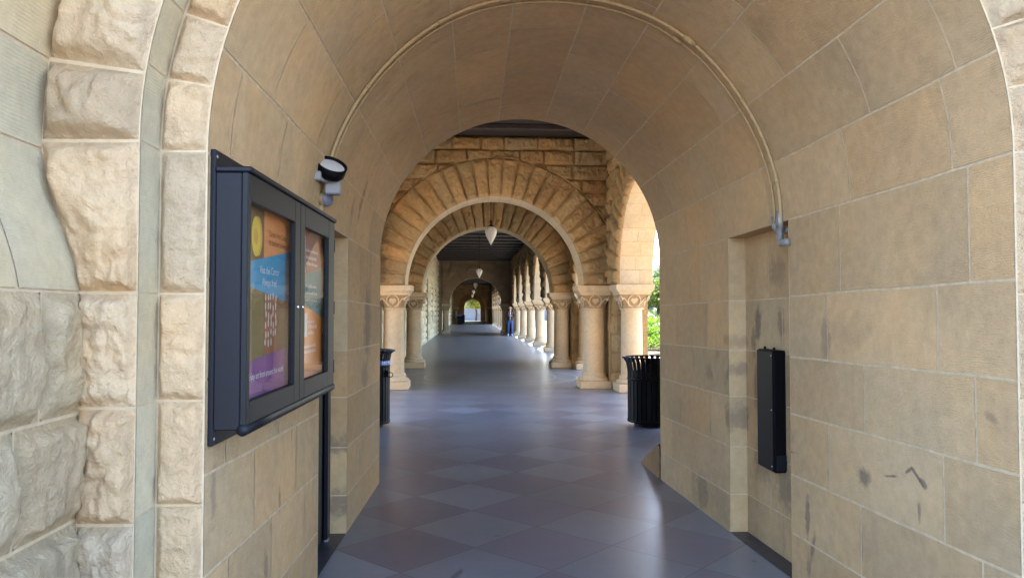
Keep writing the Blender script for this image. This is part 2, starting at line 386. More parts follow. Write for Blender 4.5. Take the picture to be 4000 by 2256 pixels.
def tintv(amp=.1, hue=.04, tool=0.0, rng=RNG, grey=0.0):
    b = 1 + rng.uniform(-amp, amp); h = rng.uniform(-hue, hue); g = rng.random() * grey
    return (b * (1 + h - .08 * g), b * (1 - .01 * g), b * (1 - h * 1.2 + .06 * g), tool)

# a patch of rough quarry-faced stone
def rock_h(u, v, u0, u1, v0, v1, depth, seed, bevel=.035, rough=1.0):
    rs = np.random.RandomState(seed % 100000)
    sx = u1 - u0; sy = v1 - v0; L = max(min(sx, sy), .05)
    wu = u + .05 * L * (fbm(u * 9 / L * .4, v * 9 / L * .4, seed % 97) - .5) * 4
    wv = v + .05 * L * (fbm(u * 9 / L * .4 + 5, v * 9 / L * .4, seed % 89) - .5) * 4
    d = np.minimum(np.minimum(u - u0, u1 - u), np.minimum(v - v0, v1 - v))
    bw = bevel * (.35 + 1.6 * fbm(u * 5 / .3, v * 5 / .3, seed % 53 + 11))
    e = sstep(0, 1, d / np.maximum(bw, 1e-4))
    x = (wu - (u0 + u1) / 2) / sx * 2; y = (wv - (v0 + v1) / 2) / sy * 2
    h = np.full(u.shape, 9.0)
    for k in range(6):
        gx, gy = rs.uniform(-.6, .6, 2); c = rs.uniform(.85, 1.3)
        h = np.minimum(h, c + gx * x * .7 + gy * y * .7)
    f = fbm(u / .13, v / .13, seed % 71, 4) - .47
    rg = np.abs(fbm(u / .09 + 3, v / .16, seed % 67, 3) - .44)
    h = h + rough * (.5 * f - .5 * np.clip(.12 - rg, 0, 1) * 3)
    tt = fbm(u / .42 + 9, v / .30 + .25 * np.sin(u / .2), seed % 61, 5) * 5.0; fr = tt - np.floor(tt)
    h = h + rough * .24 * ((np.floor(tt) + sstep(0, .12, fr)) - 2.3) * .55
    h = h + rough * .16 * (fbm(u / .035, v / .035, seed % 43, 3) - .44)
    h = np.clip(h, .12, 1.7)
    return depth * e * h
def patch(mb, f, u0, u1, v0, v1, res, depth=0.0, mat=0, tint=(1, 1, 1, 0), gap=.004, seed=0, bevel=.035, lift=.0, rough=1.0, minu=1, clip=None):
    u0 += gap; u1 -= gap; v0 += gap; v1 -= gap
    if u1 - u0 < .01 or v1 - v0 < .01: return
    nu = max(minu, int(round((u1 - u0) / res))) + 1; nv = max(1, int(round((v1 - v0) / res))) + 1
    if depth == 0: nv = max(2, int((v1 - v0) / .12) + 1)
    U, V = np.meshgrid(np.linspace(u0, u1, nu), np.linspace(v0, v1, nv), indexing='ij')
    if depth: H = rock_h(U, V, u0, u1, v0, v1, depth, seed, bevel, rough) + lift
    else: H = np.full(U.shape, lift)
    P = f(U, V, H); keep = None
    if clip is not None: keep = clip(U, V)
    mb.grid(P, nu, nv, mat, tint, np.stack([U, V], -1), True, keep)

# ------------------------------------------------------------------ passage through the building
S0 = 1.97; LA = 4.10; UT = 2 * S0 + LA
YN, YF = 2.50, 6.57
def hw(v): return 1.249 + (YF - v) * .0351
def pcx(v): return .478 + (YF - v) * .0042
def psp(v): return 1.973 + (YF - v) * .019
def yface(x): return 2.59 - (x + .897) * .0555
def prof(u, v, off=0.0):
    """passage profile (and its offsets outward) -> x, z, inward normal"""
    u = np.asarray(u, float); v = np.broadcast_to(v, u.shape); h = hw(v) + off; c = pcx(v); s = psp(v)
    th = PI * (1 - np.clip((u - S0) / LA, 0, 1))
    x = c + h * np.cos(th); z = s + h * np.sin(th)
    z = np.where(u < S0, u / S0 * s, np.where(u > S0 + LA, (UT - u) / S0 * s, z))
    return x, z, -np.cos(th), -np.where((u < S0) | (u > S0 + LA), 0, np.sin(th))
def fvault(u, v, h):
    wb = .011 * (fbm(v * 5.0, u * 5.0, 3, 3) - .44) * sstep(0, .06, u - S0 * (u > 1.9) + 1)
    vw = np.clip(v + .011 * (fbm(u * 6 + 9, v * 4, 8, 3) - .44), YN, YF)
    x, z, nx, nz = prof(np.clip(u + wb, 0, UT), v); y = YF - (YF - v) * (YF - yface(x)) / (YF - YN) + np.where((v > YN + .03) & (v < YF - .03), vw - v, 0)
    return np.stack([x + nx * h, y, z + nz * h], -1)
def zR(z): return UT - z
passage = thing('stone_passage', 'barrel vaulted sandstone passage that frames the whole view', 'passage', (.48, 2.5, 0))

ROWZ = [0, .254, .571, .904, 1.215, 1.548, 1.97]
ANG = [0, 15, 31, 47.5, 64, 80.5, 99.5, 116, 132.5, 149, 165, 180]
NY0, NY1 = 4.13, 5.0          # niche right
LY0, LY1 = 4.22, 5.07         # niche left
mb = MB()
def vault_row(u0, u1, v0, v1, joints, toolend, grey=.4, nmin=1):
    js = [v0] + [j for j in joints if v0 + .1 < j < v1 - .1] + [v1]
    for a, b in zip(js[:-1], js[1:]):
        near = max(0.0, min(1.0, (toolend - (a + b) / 2) / 1.2))
        patch(mb, fvault, u0, u1, a, b, .06 if u0 >= S0 and u1 <= S0 + LA + 1e-6 else 9, 0, 0, tintv(.09, .035, near, grey=grey * .4), gap=.0055, lift=.0025, minu=nmin)
def rj(rng, lo, hi, a=.45, b=1.0):
    out = []; y = lo + rng.uniform(.15, .6)
    while y < hi: out.append(y); y += rng.uniform(a, b)
    return out
RJ = [[2.68, 3.45, 5.75], [2.68, 3.45, 5.6, 6.2], [2.88, 3.73, 5.35, 6.0], [2.7, 3.41, 5.7], [2.9, 3.73, 5.4, 6.1], [2.72, 3.6, 5.55]]
LJ = [[3.0, 3.6, 5.9], [2.75, 3.3, 3.9, 5.6, 6.2], [3.05, 3.72, 5.85], [2.7, 3.4, 5.55, 6.1], [2.95, 3.6, 5.8], [2.72, 3.3, 5.5, 6.1]]
jr = random.Random(11)
for i in range(6):
    z0, z1 = ROWZ[i], ROWZ[i + 1]
    vault_row(z0, z1, YN, LY0, LJ[i], 4.0, .7); vault_row(z0, z1, LY1, YF, LJ[i], 2.5, .2)
    vault_row(zR(z1), zR(z0), YN, NY0, RJ[i], 4.6, .5); vault_row(zR(z1), zR(z0), NY1, YF, RJ[i], 2.5, .1)
AJ = {0: [2.72, 3.35, 4.3, 5.2, 5.9], 1: [3.1, 3.9, 4.7, 5.6], 10: [2.8, 3.5, 4.35, 5.2, 5.8], 9: [2.7, 3.25, 4.2, 5.05, 6.0], 8: [2.9, 3.75, 4.6, 5.5]}
for i in range(11):
    vault_row(S0 + LA * ANG[i] / 180, S0 + LA * ANG[i + 1] / 180, YN, YF, AJ.get(i, rj(jr, YN, YF, .55, 1.1)), 4.4, .45)
# mortar bed behind the stones
def bed(u0, u1, v0, v1, n=40):
    U, V = np.meshgrid(np.linspace(u0, u1, n), np.linspace(v0, v1, 6), indexing='ij')
    mb.grid(fvault(U, V, U * 0), n, 6, 1, (1, 1, 1, 0), np.stack([U, V], -1))
bed(S0, S0 + LA, YN, YF, 80)
bed(0, S0, YN, LY0, 4); bed(0, S0, LY1, YF, 4); bed(S0 + LA, UT, YN, NY0, 4); bed(S0 + LA, UT, NY1, YF, 4)
mb.build('vault', [M_ASH, M_MORT], passage)
# niches
def niche(y0, y1, side, dep):
    m = MB(); u_ = (lambda z: z) if side < 0 else zR
    def P(y, z, d):
        v = YF - (YF - y)
        x, zz, nx, nz = prof(np.array([u_(min(z, S0 - 1e-4))]), v); return (x[0] + (-nx[0]) * d, fvault(np.array([u_(min(z, S0 - 1e-4))]), np.array([v]), np.array([0.]))[0][1], zz[0])
    e = .0022
    for i in range(6):
        z0, z1 = ROWZ[i] + .004, ROWZ[i + 1] - .004
        for (a, b) in ((y0, (y0 + y1) / 2 + (.08 if i % 2 else -.1)), ((y0 + y1) / 2 + (.08 if i % 2 else -.1), y1)):
            m.quad(P(a + .004, z0, dep - e), P(b - .004, z0, dep - e), P(b - .004, z1, dep - e), P(a + .004, z1, dep - e), 0, tintv(.12, .05, 0, grey=.3))
        for yy, q in ((y0, e), (y1, -e)):
            A, B = P(yy, z0, -.002), P(yy, z0, dep); C, D = P(yy, z1, dep), P(yy, z1, -.002)
            m.quad(*[(p[0], p[1] + q, p[2]) for p in (A, B, C, D)], mat=0, tint=tintv(.1, .05, 0))
    m.quad(P(y0, 0, dep), P(y1, 0, dep), P(y1, S0, dep), P(y0, S0, dep), 1)
    m.quad(P(y0, 0, 0), P(y0, 0, dep), P(y0, S0, dep), P(y0, S0, 0), 1); m.quad(P(y1, 0, 0), P(y1, 0, dep), P(y1, S0, dep), P(y1, S0, 0), 1)
    m.quad(P(y0, S0, 0), P(y0, S0, dep), P(y1, S0, dep), P(y1, S0, 0), 0, (.9, .9, .9, 0))
    m.quad(*[(p[0], p[1], .004) for p in (P(y0, 0, 0), P(y1, 0, 0), P(y1, 0, dep), P(y0, 0, dep))], mat=2)
    m.build('niche', [M_ASH, M_MORT, M_DSTONE], passage)
niche(NY0, NY1, 1, .12); niche(LY0, LY1, -1, .14)

# near face: rock-faced order, tooled reveal, rock-faced outer order, outer tooled soffit, piers
IB, STEP = .163, .155
def fface(off0, yoff):
    def f(u, r, h):
        x, z, nx, nz = prof(u, np.full(np.shape(u), YN), 0.0); x = x - nx * (off0 + r); z = z - nz * (off0 + r)
        y = yface(x) - yoff - h
        return np.stack([x, y, z], -1)
    return f
INZ = [0, .15, .50, .843, 1.196, 1.56, 2.0]
OUZ = [0, .11, .46, .82, 1.19, 1.56, 2.0]
IA = [0, 9.3, 18, 26, 34, 42, 51, 60, 69, 78, 86]; IA = IA + [180 - a for a in reversed(IA)]
OA = [0, 8.2, 17, 25, 34, 43, 52, 61, 70, 79, 87]; OA = OA + [180 - a for a in reversed(OA)]
def us(zs, an):
    z = [q / psp(YN) * S0 for q in zs[:-1]]
    return z + [S0 + LA * a / 180 for a in an] + [UT - q for q in reversed(z)]
mb = MB(); f = fface(0, 0); U_ = us(INZ, IA); k = 0
for a, b in zip(U_[:-1], U_[1:]):
    k += 1; sc_ = 1.1
    patch(mb, f, a, b, 0.0, IB - .004, .0075, .036, 0, tintv(.1, .05), gap=.0035, seed=300 + k, bevel=.022, rough=1.1)
for a, b in ((0, S0), (S0, S0 + LA), (S0 + LA, UT)):
    U, V = np.meshgrid(np.linspace(a, b, 90), np.linspace(-.003, IB, 2), indexing='ij'); mb.grid(f(U, V, U * 0 - .0), 90, 2, 1)
mb.build('inner_rock_faced_order', [M_ROCK, M_MORTP], passage)
mb = MB()
def freveal(u, wv, h):
    x, z, nx, nz = prof(u, np.full(np.shape(u), YN), 0.0); x = x - nx * (IB - h); z = z - nz * (IB - h)
    return np.stack([x, yface(x) - wv, z], -1)
for a, b in zip(U_[:-1], U_[1:]):
    patch(mb, freveal, a, b, 0, STEP, .05, 0, 0, tintv(.08, .03, .5, grey=.9), gap=.003, lift=.002, minu=2)
U, V = np.meshgrid(np.linspace(0, UT, 200), np.linspace(-.0, STEP, 2), indexing='ij'); mb.grid(freveal(U, V, U * 0), 200, 2, 1)
mb.build('tooled_reveal', [M_ASHL, M_MORTP], passage)
def ooff(u):
    """offset of the outer order: narrow beside the pier, swelling through the corbel to the arch"""
    x, z, nx, nz = prof(u, np.full(np.shape(u), YN)); return .345 + .135 * sstep(1.50, 2.05, np.where((u > S0) & (u < S0 + LA), 3.0, z))
mb = MB(); U_ = us(OUZ, OA); k = 0
def fouter(u, r, h):
    rr = IB + r * (ooff(u) - IB)
    x, z, nx, nz = prof(u, np.full(np.shape(u), YN)); x = x - nx * rr; z = z - nz * rr
    return np.stack([x, yface(x) - STEP - h, z], -1)
for a, b in zip(U_[:-1], U_[1:]):
    k += 1; g = .0045; u0, u1 = a + g, b - g
    nu = max(2, int((u1 - u0) / .009)); nv = 36
    Ug, Vg = np.meshgrid(np.linspace(u0, u1, nu), np.linspace(.012, .985, nv), indexing='ij')
    H = rock_h(Ug, Vg * .3, u0, u1, .012 * .3, .985 * .3, .062, 500 + k, .03, 1.3)
    mb.grid(fouter(Ug, Vg, H), nu, nv, 0, tintv(.12, .06), np.stack([Ug, Vg], -1))
U, V = np.meshgrid(np.linspace(0, UT, 240), np.linspace(0, 1, 2), indexing='ij'); mb.grid(fouter(U, V, U * 0), 240, 2, 1)
mb.build('outer_rock_faced_order', [M_ROCK, M_MORTP], passage)
# outer tooled soffit running towards the camera, and the corbels under it
DO = .62
def fos(u, y, h):
    o = ooff(u) - h; x, z, nx, nz = prof(u, np.full(np.shape(u), YN)); x = x - nx * o; z = z - nz * o
    yb = yface(x) - STEP; return np.stack([x, yb - y, z], -1)
mb = MB(); zc = 1.56 / psp(YN) * S0
SU = [zc, 2.02 / psp(YN) * S0] + [S0 + LA * a / 180 for a in (8, 17, 28, 40, 52, 64, 76, 87, 93, 104, 116, 128, 140, 152, 163, 172)] + [UT - 2.02 / psp(YN) * S0, UT - zc]
for a, b in zip(SU[:-1], SU[1:]):
    js = [0] + [.33] + [DO]
    for p, q in zip(js[:-1], js[1:]):
        patch(mb, fos, a, b, p, q, .05, 0, 0, tintv(.12, .04, 1, grey=.4), gap=.006, lift=.004, minu=8)
U, V = np.meshgrid(np.linspace(zc, UT - zc, 160), np.linspace(-.004, DO, 2), indexing='ij'); mb.grid(fos(U, V, U * 0), 160, 2, 1)
mb.build('outer_tooled_soffit', [M_ASHL, M_MORTP], passage)
for side in (-1, 1):
    mb = MB(); k = 0
    PZ = [0, .11, .47, .84, 1.175, 1.56]
    def fp(u, z, h, side=side):
        un = z / psp(YN) * S0 if side < 0 else UT - z / psp(YN) * S0
        x, zz, nx, nz = prof(un, np.full(np.shape(un), YN)); x = x - nx * (.345 - h)
        return np.stack([x, yface(x) - STEP - u, z], -1)
    pr = random.Random(5 if side < 0 else 6)
    PJ = [[.5], [.28, .8], [.62], [.34, .9], [.22, .6]]
    for i in range(5):
        js = [0.0] + [q for q in PJ[i] if q < .5] + [DO]
        for a, b in zip(js[:-1], js[1:]):
            k += 1; patch(mb, fp, a, b, PZ[i], PZ[i + 1], .009, .052, 0, tintv(.1, .04, grey=.7), gap=.005, seed=900 + k + 40 * (side > 0), bevel=.05, rough=.65)
    U, V = np.meshgrid(np.linspace(-.004, DO, 2), np.linspace(0, 1.56, 2), indexing='ij'); mb.grid(fp(U, V, U * 0), 2, 2, 1)
    U, V = np.meshgrid(np.linspace(0, DO, 3), np.linspace(0, 1, 2), indexing='ij')
    mb.build('rock_faced_pier', [M_PIER, M_MORTP], passage)
# outer front wall around the opening (beyond the frame) and the wall mass above
mb = MB()
def ring_wall(y, rin_fn, zt, xw, cx, flip=1, n=48, mat=0, tint=(1, 1, 1, 0)):
    """flat wall in plane y with an opening traced by rin_fn(t) -> (x, z), t 0..1 from left floor to right floor"""
    t = np.linspace(0, 1, n); I = np.array([rin_fn(q) for q in t])
    O = []
    for (x, z) in I:
        dx, dz = x - cx, z - .0
        kx = xw / abs(dx) if abs(dx) > 1e-6 else 1e9; kz = zt / dz if dz > 1e-6 else 1e9
        q = min(kx, kz); O.append((cx + dx * q, dz * q))
    # insert exact corners by clamping
    P = [[(x, y(x) if callable(y) else y, z) for x, z in I], [(x, y(x) if callable(y) else y, z) for x, z in O]]
    mb.grid(P, 2, n, mat, tint, smooth=False)
def rin_out(t):
    u = t * UT; x, z, nx, nz = prof(np.array([u]), np.array([YN])); o = .48; return (float(x[0] - nx[0] * o), float(z[0] - nz[0] * o))
def rin_far(t):
    x, z, nx, nz = prof(np.array([t * UT]), np.array([YF])); return (float(x[0]), float(z[0]))
ring_wall(lambda x: yface(x) - STEP - DO, rin_out, 6.0, 9.0, .495, n=97)
ring_wall(YF, rin_far, 6.0, 9.0, .478, n=97)
mb.box(-9, 10, 2.0, 6.5, 5.6, 5.8)
mb.build('wall_face', [M_ASH], passage)
mb = MB()
mb.grid([[(1.72, 6.58, 0), (1.72, 6.58, .28), (1.72, 6.58, .28)], [(1.72, 7.3, 0), (1.75, 7.2, .10), (1.75, 6.75, .28)], [(1.90, 7.55, 0), (1.92, 7.42, .10), (1.9, 6.8, .28)], [(2.5, 7.6, 0), (2.5, 7.5, .15), (2.4, 6.8, .28)]], 4, 3, 0, (.55, .5, .45, 0), smooth=False)  # dark tint holds the stone's brown and the shadow it stands in
mb.build('footing_stone', [M_ASH], passage)

# ------------------------------------------------------------------ ground and floors
def sheet(name, x0, x1, y0, y1, z, m, nx=2, ny=2):
    b = MB(); U, V = np.meshgrid(np.linspace(x0, x1, nx), np.linspace(y0, y1, ny), indexing='ij'); b.grid(np.stack([U, V, U * 0 + z], -1), nx, ny, 0); return struct(b.build(name, [m]))
sheet('ground', -400, 400, -300, 600, -.16, M_GROUND)
def slab(name, x0, x1, y0, y1, z0, z1, m): b = MB(); b.box(x0, x1, y0, y1, z0, z1); return struct(b.build(name, [m]))
slab('floor', -2.6, 3.6, -1.2, 14.20, -.15, 0, M_FLOOR)
slab('corridor_floor', -2.6, 3.6, 14.202, 120, -.15, -.001, M_FLOOR2)
sheet('forecourt', -60, 60, -80, 1.7, -.155, M_FORE)
slab('path', 3.62, 6.4, 7, 120, -.155, -.03, M_GROUND)

# ------------------------------------------------------------------ arch walls across the corridor
CX = .525
def place(axis, c0, c1):
    """local (x along wall, y depth, z) -> world. axis 'x': wall runs along X at y=c1, centred c0, front faces -Y.
    axis 'r': wall runs along Y centred c0, plane x=c1, front faces -X. axis 'l': front faces +X"""
    if axis == 'x': return lambda x, y, z: (c0 + x, c1 + y, z)
    if axis == 'r': return lambda x, y, z: (c1 + y, c0 - x, z)
    return lambda x, y, z: (c1 - y, c0 + x, z)
def arch_wall(mb, T, R, Re, thick, halfw, ztop, zs=2.0, res=.022, rough=.05, N=25, rowsz=None, seed=0, mats=(0, 1, 2), smoothface=False, cw=(.5, .75), jag=0.0, backface=True, tint_amp=.14):
    """a wall pierced by one round arch that springs at zs from columns; voussoirs, coursed spandrel, smooth soffit"""
    A = np.array
    rng = random.Random(seed + 3)
    def fv(t, r, h):     # voussoir space: t angle, r radius
        th = PI - t; rr = r
        lim = (halfw - .004) / np.maximum(np.abs(np.cos(th)), 1e-3); rr = np.minimum(rr, np.maximum(lim, R + .02))
        x = rr * np.cos(th); z = zs + rr * np.sin(th)
        return np.stack([A(c) for c in T(x, -h, z)], -1)
    d = PI / N
    for i in range(N):
        t0, t1 = i * d, (i + 1) * d; g = .0025
        n1 = max(3, int(R * 1.2 * d / res)); n2 = max(3, int((Re - R) / res))
        U, V = np.meshgrid(np.linspace(t0 + g, t1 - g, n1), np.linspace(R + (0.0 if not smoothface else 0), Re - .006, n2), indexing='ij')
        if smoothface: H = np.full(U.shape, .03)
        else: H = rock_h(U * R * 1.2, V, (t0 + g) * R * 1.2, (t1 - g) * R * 1.2, R - (.15 if jag else 0), Re - .006, rough, seed * 31 + i, .032, 1.3)
        if jag: V[:, 0] = R - jag * (.25 + fbm(U[:, 0] * 9, U[:, 0] * 3 + seed, 3)); H[:, 0] = -.03; H[:, 1] = np.maximum(H[:, 1], .5 * H[:, 2]); V[:, 1] = V[:, 0]
        P = fv(U, V, H)
        mb.grid(P, n1, n2, mats[0], tintv(tint_amp, .06, 0, rng), np.stack([U, V], -1))
    if smoothface:
        U, V = np.meshgrid(np.linspace(0, PI, 60), np.linspace(0, 1, 2), indexing='ij'); mb.grid(fv(U, U * 0 + Re - .006, .03 * V), 60, 2, mats[0], (1, 1, 1, 0))
    # spandrel courses
    if rowsz is None:
        rowsz = [zs]; z = zs
        while z < ztop - .12: z += rng.uniform(.24, .32); rowsz.append(min(z, ztop))
        if ztop - rowsz[-1] > .02: rowsz[-1] = ztop
    rowsz = sorted(rowsz)
    for z0, z1 in zip(rowsz[:-1], rowsz[1:]):
        x = -halfw; 
        while x < halfw - .01:
            x1 = x + rng.uniform(*cw)
            if halfw - x1 < .25: x1 = halfw
            seed += 1
            # skip blocks wholly inside the ring
            mx = max(abs(x), abs(x1))
            if math.hypot(mx, z1 - zs) > Re:
                def fs(u, v, h):
                    lo = zs + np.sqrt(np.maximum(Re ** 2 - u ** 2, 0)); vv = np.where(np.abs(u) < Re, np.maximum(v, np.minimum(lo + .004, z1)), v)
                    return np.stack([A(c) for c in T(u, -h, vv)], -1)
                def ck(U, V):
                    lo = np.where(np.abs(U) < Re, zs + np.sqrt(np.maximum(Re ** 2 - U ** 2, 0)), -9)
                    return ~((np.maximum(V, lo)[:-1, :-1] >= z1 - .006) & (np.maximum(V, lo)[1:, 1:] >= z1 - .006) & (np.maximum(V, lo)[1:, :-1] >= z1 - .006))
                patch(mb, fs, x, x1, z0, z1, res if not smoothface else .12, 0.0 if False else (rough if not smoothface else .002), mats[0], tintv(tint_amp, .06, 0, rng), gap=.004, seed=seed, bevel=.03, clip=ck, rough=1.3)
            x = x1
    # bed behind face
    n = 64; t = np.linspace(0, PI, n); xi = -R * np.cos(t); zi = zs + R * np.sin(t)
    def outer(x, z):
        dx, dz = x, z - zs; kx = halfw / abs(dx) if abs(dx) > 1e-6 else 1e9; kz = (ztop - zs) / dz if dz > 1e-6 else 1e9; q = min(kx, kz); return dx * q, zs + dz * q
    ang = list(t); cor = math.atan2(ztop - zs, halfw)
    ang = sorted(ang + [cor, PI - cor]); I = [(-R * math.cos(a), zs + R * math.sin(a)) for a in ang]; O = [outer(*p) for p in I]
    for y, mt in ((0.0, mats[1]),) + (((thick, mats[2]),) if backface else ()):
        mb.grid([[T(x, y, z) for x, z in I], [T(x, y, z) for x, z in O]], 2, len(I), mt, (.95, .95, .95, 0), smooth=False)
    # soffit in smooth dressed stones (continuous with voussoirs)
    for i in range(N):
        a0, a1 = i * d + .002, (i + 1) * d - .002; tt = np.linspace(a0, a1, 4)
        for (y0, y1) in (((-.0, thick * (.5 if i % 2 else .62)), (thick * (.5 if i % 2 else .62) + .006, thick)) if thick > .5 else ((0, thick),)):
            P = [[T(-(R - .003) * math.cos(a), y, zs + (R - .003) * math.sin(a)) for y in (y0, y1)] for a in tt]
            mb.grid(P, 4, 2, mats[2], tintv(.07, .03, 0, rng), [[(a * R, y) for y in (y0, y1)] for a in tt])
    mb.grid([[T(-R * math.cos(a), y, zs + R * math.sin(a)) for y in (0, thick)] for a in t], n, 2, mats[1], (.85, .85, .85, 0))
    # underside of the piers, ends, top
    for s_ in (-1, 1):
        mb.quad(T(s_ * R, 0, zs), T(s_ * halfw, 0, zs), T(s_ * halfw, thick, zs), T(s_ * R, thick, zs), mats[2])
        mb.quad(T(s_ * halfw, 0, zs), T(s_ * halfw, 0, ztop), T(s_ * halfw, thick, ztop), T(s_ * halfw, thick, zs), mats[2])
def coursed(mb, f, u0, u1, z0, z1, rng, rh=(.25, .36), bl=(.45, .9), res=.05, rough=.04, mat=0, bedmat=1, holes=(), seed=0, amp=.14, bevel=.04, gap=.005):
    zs = [z0]
    while zs[-1] < z1 - .01:
        zs.append(zs[-1] + rng.uniform(*rh))
        if z1 - zs[-1] < rh[0] * .6: zs[-1] = z1
    for a, b in zip(zs[:-1], zs[1:]):
        x = u0
        while x < u1 - .01:
            x1 = x + rng.uniform(*bl)
            if u1 - x1 < bl[0] * .5: x1 = u1
            segs = [(x, x1)]
            for (h0, h1, hz0, hz1) in holes:
                if b > hz0 + .01 and a < hz1 - .01:
                    ns = []
                    for (p, q) in segs:
                        if q <= h0 or p >= h1: ns.append((p, q)); continue
                        if p < h0: ns.append((p, h0))
                        if q > h1: ns.append((h1, q))
                    segs = ns
            for (p, q) in segs:
                seed += 1
                if q - p > .03: patch(mb, f, p, q, a, b, res, rough, mat, tintv(amp, .06, 0, rng), gap=gap, seed=seed, bevel=bevel, lift=.002)
            x = x1
ROWS1 = [2.0, 2.28, 2.56, 2.80, 3.08, 3.30, 3.55, 3.80, 4.06, 4.35, 4.63, 4.88]
def cross_arch(name, label, Y, seed, res, mats, smoothface=False, thick=.75, R=1.727, cx=CX, halfw=2.24, N=25):
    o = thing(name, label, 'arch', (cx, Y, 0), 'stone arches across the corridor')
    b = MB(); arch_wall(b, place('x', cx, Y), R, 2.475 if not smoothface else 2.25, thick, halfw, 4.88, 2.0, res, .068, N, ROWS1, seed, smoothface=smoothface, cw=(.45, .75))
    for (x0, x1) in ((cx - halfw - .95, cx - halfw + .002), (cx + halfw - .002, cx + halfw + .75)): b.box(x0, x1, Y + .03, Y + thick - .03, 0 if Y > 15 or x0 > 0 else 0, 4.88, 0, (.9, .9, .9, 0))
    b.build('arch_masonry', mats, o)
    if not smoothface:
        b = MB(); rg_ = random.Random(seed)
        z = 0
        while z < 1.99:
            z1 = min(2.0, z + rg_.uniform(.3, .42)); z1 = 2.0 if z1 > 1.85 else z1
            for (f_, a0, a1) in ((lambda u, v, h: np.stack([2.84 - h, u, v], -1), Y - .03, Y + thick + .02), (lambda u, v, h: np.stack([u, Y - .03 - h, v], -1), 2.84, 3.3)):
                patch(b, lambda u, v, h: f_(u, v, h) if False else f_(u, v, h), a0, a1, z, z1, .035 if Y < 60 else .2, .07, 0, tintv(.14, .06, 0, rg_), gap=.003, seed=int(seed * 77 + z * 100), bevel=.05)
            z = z1
        b.box(2.845, 3.3, Y - .025, Y + thick + .02, 0, 1.999, 1)
        b.build('corner_pier', [mats[0], mats[1]], o)
    return o
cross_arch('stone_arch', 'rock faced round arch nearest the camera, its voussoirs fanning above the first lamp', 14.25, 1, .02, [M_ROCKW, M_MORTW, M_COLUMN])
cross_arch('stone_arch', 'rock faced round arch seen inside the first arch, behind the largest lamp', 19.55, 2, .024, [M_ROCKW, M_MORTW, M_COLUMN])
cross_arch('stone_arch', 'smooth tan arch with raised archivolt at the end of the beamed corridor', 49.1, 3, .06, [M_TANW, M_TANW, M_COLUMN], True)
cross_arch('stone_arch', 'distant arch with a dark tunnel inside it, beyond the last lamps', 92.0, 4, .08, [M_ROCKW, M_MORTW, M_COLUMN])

# ------------------------------------------------------------------ arcades along the sides
def pier_wall(mb, axis, y0, y1, xpl, thick, z0, z1, rng, res=.05, rough=.04, seed=0, mats=(0, 1, 2)):
    T = place(axis, 0, xpl); sg = -1 if axis == 'r' else 1
    def f(u, v, h): return np.stack([np.asarray(c, float) for c in T(sg * u, -h, v)], -1)
    coursed(mb, f, y0, y1, z0, z1, rng, res=res, rough=rough, mat=mats[0], seed=seed)
    P = lambda u, d, z: T(sg * u, d, z)
    mb.quad(P(y0, 0, z0), P(y1, 0, z0), P(y1, 0, z1), P(y0, 0, z1), mats[1])
    mb.quad(P(y0, thick, z0), P(y1, thick, z0), P(y1, thick, z1), P(y0, thick, z1), mats[2])
    mb.quad(P(y0, 0, z0), P(y0, thick, z0), P(y0, thick, z1), P(y0, 0, z1), mats[2]); mb.quad(P(y1, 0, z0), P(y1, thick, z0), P(y1, thick, z1), P(y1, 0, z1), mats[2])
XR, XL, TH = 2.77, -1.72, .66
# near bay: arches between solid piers, the unseen left one added
rg = random.Random(21)
for axis, xp_, lab, sd in (('r', XR, 'sunlit side arch on the right of the near bay, above the scroll capital', 40),):
    o = thing('arcade_wall', lab, 'arcade', (xp_, 11.7, 0), 'open side arcades of the corridor')
    b = MB(); arch_wall(b, place(axis, 11.75, xp_), 1.80, 2.45, TH, 2.50, 4.88, 2.0, .03, .10, 21, None, sd, jag=.08)
    pier_wall(b, axis, 6.6, 9.25, xp_, TH, 0, 4.88, rg, .06, .045, sd)
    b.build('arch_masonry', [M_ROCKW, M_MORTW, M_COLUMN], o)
o = thing('arcade_wall', 'added unseen left side arch of the near bay, cutting light into the passage', 'arcade', (-1.72, 11.7, 0), 'open side arcades of the corridor')  # out of view, added to keep side light out of the vault
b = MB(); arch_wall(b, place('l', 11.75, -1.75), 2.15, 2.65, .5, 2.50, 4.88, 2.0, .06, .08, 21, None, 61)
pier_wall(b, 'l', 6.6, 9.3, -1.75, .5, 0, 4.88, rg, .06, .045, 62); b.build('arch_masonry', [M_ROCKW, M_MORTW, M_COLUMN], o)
# crossing between the first two arches: open right, blind left
o = thing('arcade_wall', 'side arch on the right between the first and second cross arches', 'arcade', (XR, 17.3, 0), 'open side arcades of the corridor')
b = MB(); arch_wall(b, place('r', 17.27, XR), 1.727, 2.4, TH, 2.25, 4.88, 2.0, .04, .08, 21, None, 77, jag=.08); b.build('arch_masonry', [M_ROCKW, M_MORTW, M_COLUMN], o)
o = thing('side_wall', 'rock faced left wall between the first and second cross arches', 'wall', (-1.95, 17.3, 0))
b = MB(); pier_wall(b, 'l', 14.9, 19.6, -1.95, .5, 0, 4.88, rg, .05, .045, 5); b.build('wall_masonry', [M_LWALL, M_MORT, M_COLUMN], o)
